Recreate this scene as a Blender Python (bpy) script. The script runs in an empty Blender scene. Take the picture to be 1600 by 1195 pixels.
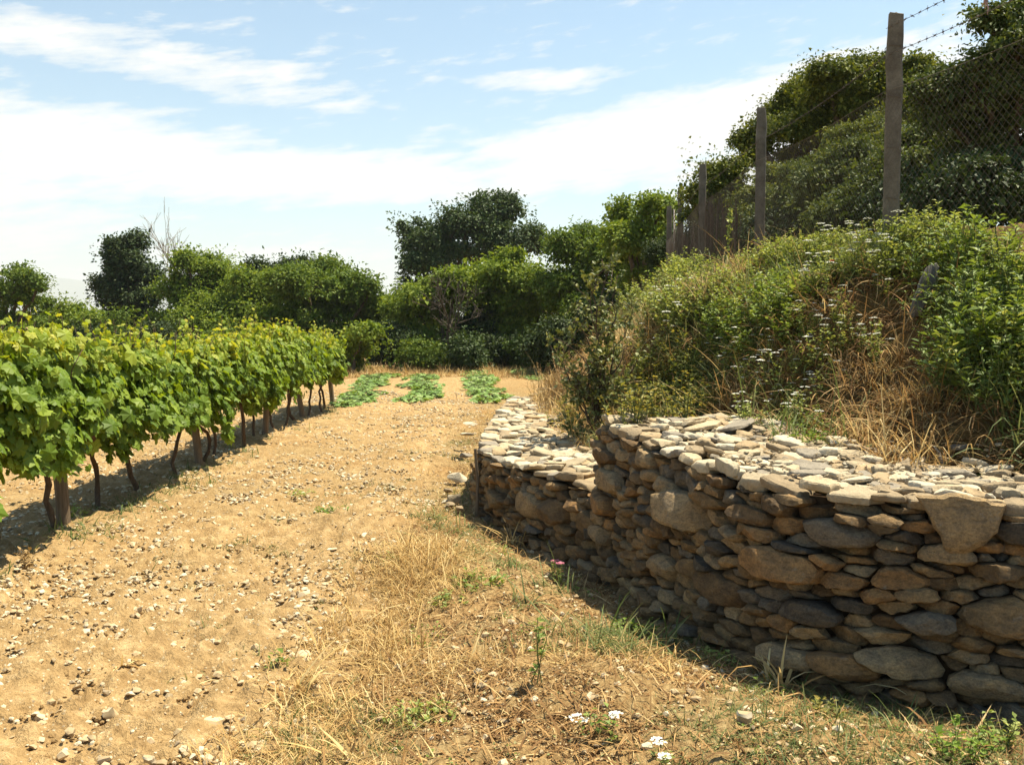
import bpy, math, random
import numpy as np
R = math.radians
rng = np.random.default_rng(7)
random.seed(7)
SC = bpy.context.scene
COL = SC.collection
EYE = np.array([0.0, 0.0, 1.65]); F = 1500.0; PITCH = math.atan(97.5 / 1500.0)
CP, SP = math.cos(PITCH), math.sin(PITCH)

# ---------------------------------------------------------------- view geometry (survey of the site)
def ray(px, py):
    X = (px - 800.0) / F; Y = -(py - 597.5) / F
    return np.array([X, CP + Y * SP, -SP + Y * CP])
def at(px, py, y):
    d = ray(px, py); return EYE + d * (y / d[1])
def onz(px, py, z):
    d = ray(px, py); return EYE + d * ((z - EYE[2]) / d[2])
def proj(P):
    P = np.asarray(P, float) - EYE
    f = P[..., 1] * CP - P[..., 2] * SP; u = P[..., 1] * SP + P[..., 2] * CP
    return 800 + F * P[..., 0] / f, 597.5 - F * u / f

# ---------------------------------------------------------------- noise
def _h(ix, iy, s):
    n = (ix.astype(np.int64) * 374761393 + iy.astype(np.int64) * 668265263 + s * 1442695041) & 0xFFFFFFFF
    n = ((n ^ (n >> 13)) * 1274126177) & 0xFFFFFFFF
    return ((n ^ (n >> 16)) & 0xFFFF) / 65535.0
def vn(x, y, s=0):
    x = np.asarray(x, float); y = np.asarray(y, float)
    ix = np.floor(x); iy = np.floor(y); fx = x - ix; fy = y - iy
    fx = fx * fx * (3 - 2 * fx); fy = fy * fy * (3 - 2 * fy)
    a = _h(ix, iy, s); b = _h(ix + 1, iy, s); c = _h(ix, iy + 1, s); d = _h(ix + 1, iy + 1, s)
    return a + (b - a) * fx + (c - a) * fy + (a - b - c + d) * fx * fy
def fbm(x, y, s=0, o=4, g=0.5):
    t = 0; a = 1; n = 0
    for k in range(o):
        t = t + a * vn(x * 2 ** k + 17 * k, y * 2 ** k - 9 * k, s + k); n += a; a *= g
    return t / n
def smooth(e0, e1, x):
    t = np.clip((x - e0) / (e1 - e0), 0, 1); return t * t * (3 - 2 * t)

# ---------------------------------------------------------------- mesh helpers
def mesh_np(name, V, faces, mats, attrs=None, smooth_=False, sharp=None, midx=None):
    me = bpy.data.meshes.new(name)
    V = np.asarray(V, np.float32)
    if isinstance(faces, np.ndarray): faces = [faces]
    faces = [f for f in faces if len(f)]
    me.vertices.add(len(V)); me.vertices.foreach_set('co', V.ravel())
    nl = sum(f.size for f in faces); npoly = sum(len(f) for f in faces)
    me.loops.add(nl); me.polygons.add(npoly)
    me.loops.foreach_set('vertex_index', np.concatenate([f.ravel() for f in faces]).astype(np.int32))
    tot = np.concatenate([np.full(len(f), f.shape[1]) for f in faces]).astype(np.int32)
    st = np.concatenate([[0], np.cumsum(tot)[:-1]]).astype(np.int32)
    me.polygons.foreach_set('loop_start', st)
    try: me.polygons.foreach_set('loop_total', tot)
    except Exception: pass
    if not isinstance(mats, (list, tuple)): mats = [mats]
    for m in mats: me.materials.append(m)
    if midx is not None: me.polygons.foreach_set('material_index', np.asarray(midx, np.int32))
    me.update(calc_edges=True)
    me.polygons.foreach_set('use_smooth', np.full(npoly, bool(smooth_)))
    if attrs:
        for k, a in attrs.items():
            at_ = me.attributes.new(k, 'FLOAT', 'POINT'); at_.data.foreach_set('value', np.asarray(a, np.float32))
    me.validate()
    if sharp is not None: me.set_sharp_from_angle(angle=sharp)
    return me
def add(name, me, parent=None, loc=None):
    o = bpy.data.objects.new(name, me); COL.objects.link(o)
    if parent is not None: o.parent = parent
    if loc is not None: o.location = [float(v) for v in loc]
    return o
def tag(o, label=None, cat=None, group=None, kind=None):
    if label: o['label'] = label
    if cat: o['category'] = cat
    if group: o['group'] = group
    if kind: o['kind'] = kind
    return o
def empty(name, loc, label, cat, group=None, rz=0.0):
    o = bpy.data.objects.new(name, None); COL.objects.link(o); o.empty_display_size = 0.1
    o.location = [float(v) for v in loc]; o.rotation_euler = (0, 0, rz)
    return tag(o, label, cat, group)
KIDS = {}
def kid(name, me, parent, loc=None):
    o = add(name, me, parent, loc); KIDS.setdefault(parent.name, []).append(o); return o
def dup(root, loc, rz, sc, label=None, group=None):
    r = root.copy(); COL.objects.link(r); r.location = [float(v) for v in loc]; r.rotation_euler = (0, 0, rz); r.scale = (sc, sc, sc)
    if label: r['label'] = label
    if group: r['group'] = group
    for c in KIDS.get(root.name, []):
        k = c.copy(); COL.objects.link(k); k.parent = r
    return r

def norm(v): return v / np.maximum(np.linalg.norm(v, axis=-1, keepdims=True), 1e-9)
def frames(d, n):
    """rotation matrices whose +Y is d and whose +Z is near n"""
    y = norm(d); x = np.cross(y, n); x = norm(x + 1e-6); z = np.cross(x, y)
    return np.stack([x, y, z], axis=-1)
def scatter(tV, tF, P, M, S):
    n = len(P); k = len(tV)
    S = np.asarray(S, float)
    if S.ndim == 1: S = S[:, None]
    V = np.einsum('nij,kj->nki', M, tV) * S[:, :, None] if S.shape[1] == 1 else np.einsum('nij,nkj->nki', M, tV[None] * S[:, None, :])
    V = V + P[:, None, :]
    out = [(f[None] + (np.arange(n) * k)[:, None, None]).reshape(-1, f.shape[1]) for f in tF]
    return V.reshape(-1, 3), out
class MB:
    """collects pieces of one mesh"""
    def __init__(s): s.V = []; s.F = {}; s.n = 0; s.A = {}
    def add(s, V, faces, mi=0, **attrs):
        V = np.asarray(V, float)
        if isinstance(faces, np.ndarray): faces = [faces]
        for f in faces:
            if len(f): s.F.setdefault((f.shape[1], mi), []).append(np.asarray(f) + s.n)
        s.V.append(V); s.n += len(V)
        for k, a in attrs.items(): s.A.setdefault(k, []).append(np.broadcast_to(np.asarray(a, float), (len(V),)))
    def mesh(s, name, mats, smooth_=False, sharp=None):
        keys = sorted(s.F); fs = [np.concatenate(s.F[k]) for k in keys]
        mi = np.concatenate([np.full(len(f), k[1]) for k, f in zip(keys, fs)])
        return mesh_np(name, np.concatenate(s.V), fs, mats, {k: np.concatenate(a) for k, a in s.A.items()}, smooth_, sharp, mi)
def tube(mb, pts, rad, sides=6, mi=0, cap=True, **attrs):
    pts = np.asarray(pts, float); n = len(pts); rad = np.broadcast_to(np.asarray(rad, float), (n,))
    t = norm(np.gradient(pts, axis=0)); ref = np.array([0.31, 0.17, 0.93]) if abs(t[:, 2]).mean() < 0.8 else np.array([0.9, 0.4, 0.1])
    a = norm(np.cross(t, ref)); b = np.cross(t, a)
    th = np.arange(sides) * 2 * math.pi / sides
    V = pts[:, None] + rad[:, None, None] * (np.cos(th)[None, :, None] * a[:, None] + np.sin(th)[None, :, None] * b[:, None])
    V = V.reshape(-1, 3); i = np.arange(n - 1)[:, None] * sides; j = np.arange(sides)[None]; j2 = (j + 1) % sides
    q = np.stack([i + j, i + j2, i + sides + j2, i + sides + j], -1).reshape(-1, 4)
    fs = [q]
    if cap:
        V = np.concatenate([V, pts[:1], pts[-1:]]); c = n * sides
        k = np.arange(sides); k2 = (k + 1) % sides
        fs.append(np.concatenate([np.stack([k2, k, np.full(sides, c)], -1), np.stack([(n - 1) * sides + k, (n - 1) * sides + k2, np.full(sides, c + 1)], -1)]))
    mb.add(V, fs, mi, **attrs)
def wob(p0, p1, n, amp, r):
    t = np.linspace(0, 1, n)[:, None]; p = np.asarray(p0) * (1 - t) + np.asarray(p1) * t
    w = r.normal(0, amp, (n, 3)); w[0] = 0; w[-1] = 0
    return p + w

# ---------------------------------------------------------------- leaf templates (base at origin, tip +Y, up +Z)
LEAF = (np.array([[0, 0, 0], [-.3, .45, .09], [0, 1, -.06], [.3, .45, .09], [0, .5, 0]], float), [np.array([[0, 4, 1], [1, 4, 2], [0, 3, 4], [3, 2, 4]])])
LEAF2 = (np.array([[0, 0, 0], [-.33, .45, .12], [0, 1, -.1], [.33, .45, .12]], float), [np.array([[0, 2, 1], [0, 3, 2]])])
LANCE = (np.array([[0, 0, 0], [-.14, .3, .05], [0, .33, 0], [.14, .3, .05], [-.12, .65, .02], [0, .68, -.03], [.12, .65, .02], [0, 1, -.16]], float),
         [np.array([[0, 2, 1], [0, 3, 2], [4, 5, 7], [5, 6, 7]]), np.array([[1, 2, 5, 4], [2, 3, 6, 5]])])
_go = np.array([[0, .02], [.2, -.14], [.46, -.02], [.44, .17], [.64, .42], [.42, .5], [.36, .74], [.14, .72], [0, 1.0]])
_go = np.concatenate([_go, _go[-2:0:-1] * [-1, 1]])
_gz = -.22 * np.abs(_go[:, 0]) ** 1.2 - .12 * (_go[:, 1] - .4) ** 2 + .05 * np.sin(np.arange(len(_go)) * 2.1)
GRAPE = (np.concatenate([np.column_stack([_go, _gz]), [[0, .36, .05]]]), [np.array([[i, (i + 1) % len(_go), len(_go)] for i in range(len(_go))])])
def blade(bend, seg=4, w=.022, kink=0.0):
    t = np.linspace(0, 1, seg + 1); ang = bend * t ** 1.3
    y = np.concatenate([[0], np.cumsum(np.cos(ang[1:]) / seg)]); z = np.concatenate([[0], np.cumsum(-np.sin(ang[1:]) / seg)])
    ww = w * (1 - t ** 2 * .92); xs = kink * np.sin(t * 3)
    V = np.concatenate([np.column_stack([xs - ww, y, z]), np.column_stack([xs + ww, y, z])])
    i = np.arange(seg); return V, [np.stack([i, i + seg + 1, i + seg + 2, i + 1], -1)]

# ---------------------------------------------------------------- materials
class N:
    def __init__(s, name):
        s.m = bpy.data.materials.new(name); s.m.use_nodes = True; s.t = s.m.node_tree; s.t.nodes.clear()
        s.out = s.t.nodes.new('ShaderNodeOutputMaterial')
    def n(s, typ, **kw):
        nd = s.t.nodes.new(typ)
        for k, v in kw.items():
            if k.startswith('i_'): nd.inputs[k[2:].replace('_', ' ')].default_value = v
            elif k.startswith('n'): nd.inputs[int(k[1:])].default_value = v
            else: setattr(nd, k, v)
        return nd
    def l(s, a, b): s.t.links.new(a, b)
    def noise(s, scale, detail=4, vec=None, rough=.55):
        nd = s.n('ShaderNodeTexNoise'); nd.inputs['Scale'].default_value = scale; nd.inputs['Detail'].default_value = detail; nd.inputs['Roughness'].default_value = rough
        if vec is not None: s.l(vec, nd.inputs['Vector'])
        return nd.outputs['Fac']
    def pos(s, scale=None):
        g = s.n('ShaderNodeNewGeometry')
        if scale is None: return g.outputs['Position']
        m = s.n('ShaderNodeVectorMath', operation='MULTIPLY'); s.l(g.outputs['Position'], m.inputs[0]); m.inputs[1].default_value = scale
        return m.outputs[0]
    def obj(s, scale=None):
        g = s.n('ShaderNodeTexCoord')
        if scale is None: return g.outputs['Object']
        m = s.n('ShaderNodeVectorMath', operation='MULTIPLY'); s.l(g.outputs['Object'], m.inputs[0]); m.inputs[1].default_value = scale
        return m.outputs[0]
    def ramp(s, fac, stops, interp='LINEAR'):
        nd = s.n('ShaderNodeValToRGB'); cr = nd.color_ramp; cr.interpolation = interp
        while len(cr.elements) < len(stops): cr.elements.new(.5)
        for e, (p, c) in zip(cr.elements, stops): e.position = p; e.color = (*c, 1)
        s.l(fac, nd.inputs[0]); return nd.outputs[0]
    def mix(s, fac, a, b, mode='MIX'):
        nd = s.n('ShaderNodeMix', data_type='RGBA', blend_type=mode)
        for sock, v in ((nd.inputs[0], fac), (nd.inputs[6], a), (nd.inputs[7], b)):
            if isinstance(v, (int, float)): sock.default_value = v
            elif isinstance(v, tuple): sock.default_value = (*v, 1)
            else: s.l(v, sock)
        return nd.outputs[2]
    def math(s, op, a, b=0.0, clamp=False):
        nd = s.n('ShaderNodeMath', operation=op, use_clamp=clamp)
        for k, v in ((0, a), (1, b)):
            if isinstance(v, (int, float)): nd.inputs[k].default_value = v
            else: s.l(v, nd.inputs[k])
        return nd.outputs[0]
    def attr(s, name): return s.n('ShaderNodeAttribute', attribute_name=name).outputs['Fac']
    def island(s): return s.n('ShaderNodeNewGeometry').outputs['Random Per Island']
    def orand(s): return s.n('ShaderNodeObjectInfo').outputs['Random']
    def bump(s, h, strength=.5, dist=.02):
        b = s.n('ShaderNodeBump'); b.inputs['Strength'].default_value = strength; b.inputs['Distance'].default_value = dist
        s.l(h, b.inputs['Height']); return b.outputs[0]
    def pbr(s, color, rough=.8, nrm=None, spec=.3, trans=0.0, tcol=None):
        p = s.n('ShaderNodeBsdfPrincipled'); p.inputs['Roughness'].default_value = rough; p.inputs['Specular IOR Level'].default_value = spec
        if isinstance(color, tuple): p.inputs['Base Color'].default_value = (*color, 1)
        else: s.l(color, p.inputs['Base Color'])
        if nrm is not None: s.l(nrm, p.inputs['Normal'])
        o = p.outputs[0]
        if trans:
            t = s.n('ShaderNodeBsdfTranslucent')
            if isinstance(tcol, tuple): t.inputs[0].default_value = (*tcol, 1)
            else: s.l(tcol if tcol is not None else color, t.inputs[0])
            mx = s.n('ShaderNodeMixShader'); mx.inputs[0].default_value = trans; s.l(o, mx.inputs[1]); s.l(t.outputs[0], mx.inputs[2]); o = mx.outputs[0]
        s.l(o, s.out.inputs[0]); return s.m

def leaf_mat(name, stops, trans=.35, rough=.6, spec=.2, tint=(1.25, 1.15, .55), per_object=False):
    m = N(name); f = m.island()
    if per_object:
        f = m.math('FRACT', m.math('ADD', f, m.orand()))
    c = m.ramp(f, stops)
    v = m.noise(1.1, 3, m.pos()); c = m.mix(m.math('MULTIPLY', m.math('SUBTRACT', v, .35, True), 1.6, True), c, m.mix(1.0, c, (1.25, 1.2, .95), 'MULTIPLY'))
    t = m.mix(1.0, c, tint, 'MULTIPLY')
    return m.pbr(c, max(rough, .55), None, min(spec, .28), trans, t)
# ---------------------------------------------------------------- lie of the land
# front edge of the terrace walls, from the near right end round to the far end: x, y, terrace height, terrace width
FE = np.array([[5.2, 3.0, .86, 1.0], [3.2, 3.55, .86, 1.0], [2.1, 3.98, .86, 1.0], [1.5, 4.28, .86, 1.05], [1.15, 4.72, .87, 1.1], [.88, 5.5, .92, 1.0], [.63, 6.38, .97, .95],
               [.2, 7.2, .5, 1.1], [-.24, 8.42, .5, 1.05], [-.2, 10.5, .5, .75], [-.1, 12.6, .46, .55], [.0, 14.6, .42, .45], [.12, 15.6, .36, .4],
               [.4, 18, .1, .3], [.95, 24, -.05, .3], [1.9, 32, -.05, .3], [5, 48, -.05, .3]])
def inside(x, y):
    """signed distance behind the front edge, with terrace height and width at the nearest point"""
    x = np.asarray(x, float); y = np.asarray(y, float)
    best = np.full(x.shape, 1e9); sd = np.zeros(x.shape); zt = np.zeros(x.shape); w = np.zeros(x.shape)
    for a, b in zip(FE[:-1], FE[1:]):
        e = b[:2] - a[:2]; L2 = e @ e
        t = np.clip(((x - a[0]) * e[0] + (y - a[1]) * e[1]) / L2, 0, 1)
        dx = x - a[0] - t * e[0]; dy = y - a[1] - t * e[1]; d = np.hypot(dx, dy)
        s = np.sign(e[1] * (x - a[0]) - e[0] * (y - a[1])); m = d < best - 1e-9
        best = np.where(m, d, best); sd = np.where(m, d * s, sd); zt = np.where(m, a[2] + t * (b[2] - a[2]), zt); w = np.where(m, a[3] + t * (b[3] - a[3]), w)
    return sd, zt, w
def ground_h(x, y):
    x = np.asarray(x, float); y = np.asarray(y, float)
    h = (fbm(x * .35, y * .35, 3, 3) - .5) * .16 * smooth(1.5, 6, y) + .02 * np.sin(x * 5.2 + y * .15) * smooth(-.6, -1.2, x)
    d = np.where((y < 20) & (np.abs(x) < 8), -inside(x, y)[0], 9)
    h = h + .10 * np.exp(-((d - .95) / .5) ** 2) * smooth(9, 7, y) - .03 * np.exp(-(d / .3) ** 2)
    far = smooth(40, 200, y); return h * (1 - far) - 2.0 * far
def hill_h(x, y, rough=True):
    d, zt, w = inside(x, y)
    zt = np.where((y > 6.42) & (zt > .5), .5, zt); zt = np.where((y < 6.3) & (x > .55), np.maximum(zt, .86), zt)
    w = w + .16 * np.sin(y * 2.3) + .1 * np.sin(x * 4 + y)
    up = zt - .03 + (np.maximum(d - w, 0) * .62 + np.maximum(d - w - .55, 0) * .55 + .06 * np.sin(y * .9) * np.maximum(d - w, 0))
    crest = 2.22 + .13 * (np.clip(x, 0, 14) - 3.1) - .06 * smooth(18, 34, y) * 20
    crest = crest + .32 * np.exp(-((y - 5.2) / 1.3) ** 2) * smooth(2.3, 3.0, x); crest = np.maximum(crest, zt + .1)
    k = .25; h = -k * np.log(np.exp(-up / k) + np.exp(-crest / k))
    h = np.minimum(h + .02, np.where(d < w, zt + .015, h + 9))
    if rough:
        r = smooth(.0, .5, d - w + .1)
        h = h + r * ((fbm(x * 1.3, y * 1.3, 11, 3) - .5) * .35 + (fbm(x * 5, y * 5, 12, 3) - .5) * .14) + (fbm(x * 7, y * 7, 21, 2) - .5) * .03
    return h
def cast(px, py, fn, t0=2.5, t1=60, n=900):
    """where sight lines through the given points meet the surface fn(x, y)"""
    px = np.atleast_1d(px).astype(float); py = np.atleast_1d(py).astype(float)
    D = np.stack([ray(a, b) for a, b in zip(px, py)]); D = D / D[:, 1:2]
    y = np.geomspace(t0, t1, n)
    out = np.full((len(px), 3), np.nan)
    for i, d in enumerate(D):
        X = EYE[0] + d[0] * y; Z = EYE[2] + d[2] * y
        h = fn(X, y); k = np.argmax(Z < h)
        if Z[k] < h[k]: out[i] = X[k], y[k], h[k]
    return out
def surf(x, y):
    g = ground_h(x, y); d = inside(x, y)[0]
    return np.where(d > .05, np.maximum(hill_h(x, y), g), g)

SUN_AZ, SUN_EL = R(60), R(67)

# ---------------------------------------------------------------- ground
ys = np.concatenate([-np.geomspace(60, .5, 12), np.array([0, .6, 1.2, 1.6])])
yy = [1.9]
while yy[-1] < 12000: yy.append(yy[-1] + (.0048 if yy[-1] < 40 else .05 if yy[-1] < 300 else .3) * (yy[-1] + 3))
ys = np.concatenate([ys, yy])
u = np.concatenate([-np.geomspace(4, .85, 14), np.arange(-.84, .45, .0042), np.geomspace(.46, 4, 18)])
GX = (3 + np.abs(ys))[:, None] * u[None]; GY = np.repeat(ys[:, None], len(u), 1)
litter = smooth(-1.05, -.55, GX + .35 * (fbm(GX * .8, GY * .8, 5, 3) - .5) * 2) * smooth(32, 20, GY)
litter = np.maximum(litter, smooth(.5, .62, fbm(GX * .5, GY * .5, 31, 3)) * .5 * smooth(5, 9, GY))
litter = np.maximum(litter, smooth(27, 30, GY) * smooth(-40, -20, GX)); litter = np.maximum(litter, smooth(17.5, 16.8, GY) * smooth(14.5, 15.6, GY) * .7 * smooth(-3.2, -2, GX))
clod = (1 - litter * .55) * smooth(60, 25, GY)
fine = smooth(30, 14, GY)
GZ = ground_h(GX, GY) + clod * ((fbm(GX * 3.2, GY * 3.2, 41, 3) - .5) * .06 + fine * ((fbm(GX * 11, GY * 11, 51, 3) - .5) * .07 + np.maximum(fbm(GX * 19, GY * 19, 61, 2) - .5, 0) * .16))
def grid_faces(ny, nx):
    i = np.arange(ny - 1)[:, None] * nx; j = np.arange(nx - 1)[None]
    return np.stack([i + j, i + j + 1, i + nx + j + 1, i + nx + j], -1).reshape(-1, 4)
m = N('tilled_soil'); P = m.pos()
n1 = m.noise(.9, 5, P); n2 = m.noise(9, 6, P, .65); n3 = m.noise(70, 4, P, .7)
soil = m.ramp(n2, [(.25, (.19, .118, .052)), (.5, (.34, .229, .108)), (.72, (.475, .345, .185))])
soil = m.mix(m.math('MULTIPLY', n1, .7), soil, m.mix(1.0, soil, (1.18, 1.1, 1.0), 'MULTIPLY'))
soil = m.mix(.55, soil, m.mix(1.0, soil, m.ramp(n3, [(.3, (.45, .4, .34)), (.5, (1, 1, 1)), (.7, (1.4, 1.4, 1.4))]), 'MULTIPLY'))
vor = m.n('ShaderNodeTexVoronoi', feature='F1'); vor.inputs['Scale'].default_value = 42; m.l(P, vor.inputs['Vector'])
vcol = m.n('ShaderNodeSeparateColor'); m.l(vor.outputs['Color'], vcol.inputs[0])
peb = m.math('MULTIPLY', m.math('LESS_THAN', vor.outputs['Distance'], .27), m.math('GREATER_THAN', vcol.outputs[0], .72))
soil = m.mix(peb, soil, m.ramp(vcol.outputs[1], [(0, (.27, .19, .11)), (.5, (.46, .36, .22)), (1, (.58, .48, .33))]))
straw = m.ramp(m.noise(26, 6, m.pos((1.6, .7, 1)), .7), [(.28, (.13, .08, .034)), (.5, (.28, .19, .085)), (.7, (.44, .33, .165))])
straw = m.mix(m.math('MULTIPLY', m.math('SUBTRACT', n1, .42, True), 3.2, True), straw, m.mix(1.0, straw, (1.0, .82, .68), 'MULTIPLY'))
col = m.mix(m.attr('litter'), soil, straw)
h = m.math('ADD', m.math('MULTIPLY', n2, .8), m.math('ADD', m.math('MULTIPLY', n3, .35), m.math('MULTIPLY', peb, .35)))
M_SOIL = m.pbr(col, .95, m.bump(h, 1.0, .05), .1)
V = np.stack([GX, GY, GZ], -1).reshape(-1, 3)
g = add('ground', mesh_np('ground', V, grid_faces(len(ys), len(u)), M_SOIL, {'litter': litter.ravel()}, True)); tag(g, kind='structure')

# ---------------------------------------------------------------- hillside (terrace earth and bank)
hx = np.concatenate([np.arange(-.5, 4.2, .045), np.geomspace(4.25, 70, 40)])
hy = np.concatenate([np.geomspace(-25, -.5, 8) if False else np.linspace(-20, 1.8, 12), np.arange(2, 10, .045)]); t = [10.0]
while t[-1] < 260: t.append(t[-1] + .009 * t[-1] * (1 if t[-1] < 40 else 5))
hy = np.concatenate([hy, t]); HX, HY = np.meshgrid(hx, hy)
D, _, W_ = inside(HX, HY); HZ = hill_h(HX, HY); HZ = np.where(D < .1, -.5, HZ)
far = smooth(30, 60, HY); HZ = HZ * (1 - far) + far * (-.3 + 0 * HZ)
fc = grid_faces(len(hy), len(hx)); keep = (D.ravel()[fc] > .07).all(1) ; fc = fc[keep]
m = N('bank_earth'); P = m.pos()
c = m.ramp(m.noise(7, 6, P, .7), [(.25, (.06, .030, .013)), (.5, (.15, .080, .036)), (.75, (.29, .175, .085))])
c = m.mix(m.noise(1.4, 4, P), c, m.mix(1.0, c, (.8, 1.1, .6), 'MULTIPLY'))
M_BANK = m.pbr(c, .95, m.bump(m.noise(24, 6, P, .7), 1.0, .04), .1)
used = np.unique(fc); remap = np.zeros(HX.size, int); remap[used] = np.arange(len(used))
V = np.stack([HX, HY, HZ], -1).reshape(-1, 3)[used]
tag(add('hillside', mesh_np('hillside', V, remap[fc], M_BANK, None, True)), kind='structure')

# far hills
th = np.linspace(-1.2, 1.2, 160); r0 = 7000
hh = 60 + 190 * np.exp(-((th + .47) / .09) ** 2) + 120 * np.exp(-((th + .3) / .14) ** 2) + 110 * fbm(th * 6, th * 0, 4, 4)
rows = []
for k, q in enumerate((0, .25, .5, .75, 1, .8, 0)):
    rr = r0 + 350 * k; rows.append(np.stack([np.sin(th) * rr, np.cos(th) * rr, -30 + hh * q + (fbm(th * 40, th * 0 + k, 9, 3) - .5) * 30 * q], -1))
m = N('hill_forest'); M_HILL = m.pbr(m.ramp(m.noise(.004, 5, m.pos()), [(.3, (.04, .06, .025)), (.7, (.10, .11, .05))]), .9)
tag(add('hills', mesh_np('hills', np.concatenate(rows), grid_faces(7, 160), M_HILL, None, True)), kind='structure')

# ---------------------------------------------------------------- dry stone walls
def clip(poly, nx, ny, c):
    out = []
    for i in range(len(poly)):
        p, q = poly[i], poly[(i + 1) % len(poly)]; a = nx * p[0] + ny * p[1] - c; b = nx * q[0] + ny * q[1] - c
        if a <= 0: out.append(p)
        if a * b < 0: t = a / (a - b); out.append((p[0] + t * (q[0] - p[0]), p[1] + t * (q[1] - p[1])))
    return out
def cells(seeds, wts, W, H, sy, relax=2, fixed=0):
    """power diagram of seeds in a W x H strip; sy squeezes the cells so that stones lie flat"""
    S = np.array(seeds) * [1, sy]; wts = np.asarray(wts)
    for it in range(relax + 1):
        res = []
        for i, s in enumerate(S):
            poly = [(0, 0), (W, 0), (W, H * sy), (0, H * sy)]
            d2 = ((S - s) ** 2).sum(1); order = np.argsort(d2 - wts)[:30]
            for j in order:
                if j == i: continue
                n = S[j] - s
                poly = clip(poly, 2 * n[0], 2 * n[1], (S[j] @ S[j]) - (s @ s) + wts[i] - wts[j])
                if len(poly) < 3: break
            res.append(poly if len(poly) >= 3 else None)
        if it < relax:
            for i in range(fixed, len(S)):
                if res[i]:
                    c = np.mean(res[i], 0); S[i] = .4 * S[i] + .6 * c
    return [None if p is None else np.array(p) / [1, sy] for p in res]
def fill_seeds(W, H, fixed, r0, r1, sy, tries=26, n_max=900, power=2.0):
    pts = [f[:2] for f in fixed]; rad = [f[2] for f in fixed]; fails = 0
    while fails < 900 and len(pts) < n_max:
        p = np.array([rng.uniform(0, W), rng.uniform(0, H)]); r = r0 + (r1 - r0) * rng.random() ** power
        q = np.array(pts).reshape(-1, 2); ok = len(q) == 0 or (np.hypot(q[:, 0] - p[0], (q[:, 1] - p[1]) * sy) > (np.array(rad) + r) * .93).all()
        if ok: pts.append(p); rad.append(r); fails = 0
        else: fails += 1
    return np.array(pts), np.array(rad)
def stone_local(poly, bulge, r, gap=.006, K=32, flat=False, round_=.5, cuts=4, th=None):
    """one stone fitted to a cell: returns local vertices (a along, b across, n outward) and faces"""
    c = poly.mean(0); p = poly - c
    ang = np.linspace(0, 2 * math.pi, K, endpoint=False) + r.uniform(0, .2)
    rad = np.full(K, 1e9); n = len(p)
    for i in range(n):
        e = p[(i + 1) % n] - p[i]; L = np.hypot(*e)
        if L < 1e-6: continue
        nx, ny = e[1] / L, -e[0] / L; dd = nx * p[i][0] + ny * p[i][1]
        if dd < 0: nx, ny, dd = -nx, -ny, -dd
        cs = nx * np.cos(ang) + ny * np.sin(ang); rad = np.where(cs > 1e-3, np.minimum(rad, max(dd - gap, .004) / np.maximum(cs, 1e-3)), rad)
    sm = rad
    for _ in range(5): sm = (np.roll(sm, 1) + np.roll(sm, -1) + 2 * sm) / 4
    rad = rad * (1 - round_) + np.minimum(sm, rad * 1.06) * round_
    rad = rad * (1.03 + .045 * np.sin(ang * 3 + r.uniform(0, 6)) + .035 * np.sin(ang * 5 + r.uniform(0, 6)) + .03 * np.sin(ang * 9 + r.uniform(0, 6)) + r.normal(0, .018, K))
    B = np.column_stack([rad * np.cos(ang), rad * np.sin(ang)])
    if flat: prof = [(.35, 1.0), (.7, .99), (.9, .93), (.985, .6), (1.0, .1), (.95, -.7), (.8, -1.0)]
    else: prof = [(.22, 1.0), (.45, 1.0), (.68, .98), (.86, .88), (.97, .5), (1.0, 0), (1.0, -.6), (.85, -1.2)]
    V = [np.array([[0, 0, bulge * 1.0]])]
    for q, wv in prof: V.append(np.column_stack([B * q, np.full(K, bulge * wv)]))
    V = np.concatenate(V)
    size = np.abs(p).max()
    for _ in range(cuts):
        a = r.uniform(0, 2 * math.pi); e = r.uniform(.45, 1.35) if not flat else r.uniform(.25, 1.25); nv = np.array([math.cos(a) * math.cos(e), math.sin(a) * math.cos(e), math.sin(e)])
        s = V @ nv; lim = s.max() * r.uniform(.66, .93); over = np.maximum(s - lim, 0); V = V - over[:, None] * nv * .92
    fr = 2.2 / max(size, .03)
    for k in range(5):
        f1 = r.normal(0, 1, 3) * fr * (1 + k); V = V + (np.sin(V @ f1 + r.uniform(0, 6)) * min(size, .12) * .04 / (1 + .6 * k))[:, None] * norm(V + [0, 0, .01])
    f3 = np.array([[0, 1 + i, 1 + (i + 1) % K] for i in range(K)]); L = len(prof)
    i = np.arange(L - 1)[:, None] * K + 1; j = np.arange(K)[None]; j2 = (j + 1) % K
    f4 = np.stack([i + j, i + K + j, i + K + j2, i + j2], -1).reshape(-1, 4)
    return c, V, [f3, f4]

m = N('wall_stone'); P = m.pos()
rn = m.attr('rnd')
base = m.ramp(rn, [(0, (.15, .10, .055)), (.16, (.25, .172, .092)), (.32, (.19, .13, .07)), (.48, (.30, .222, .132)), (.62, (.165, .138, .105)), (.74, (.27, .165, .078)), (.86, (.10, .084, .066)), (.93, (.32, .24, .145))], 'CONSTANT')
nz = m.noise(11, 7, P, .7); nf = m.noise(110, 6, P, .75); st = m.noise(30, 7, m.pos((1, 1, 2.2)), .7)
c = m.mix(m.ramp(nz, [(.38, (0, 0, 0)), (.62, (1, 1, 1))]), m.mix(1.0, base, (.74, .74, .76), 'MULTIPLY'), m.mix(1.0, base, (1.28, 1.18, 1.0), 'MULTIPLY'))
c = m.mix(.8, c, m.mix(1.0, c, m.ramp(st, [(.3, (.5, .47, .44)), (.5, (1, 1, 1)), (.7, (1.4, 1.3, 1.15))]), 'MULTIPLY'))
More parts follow.
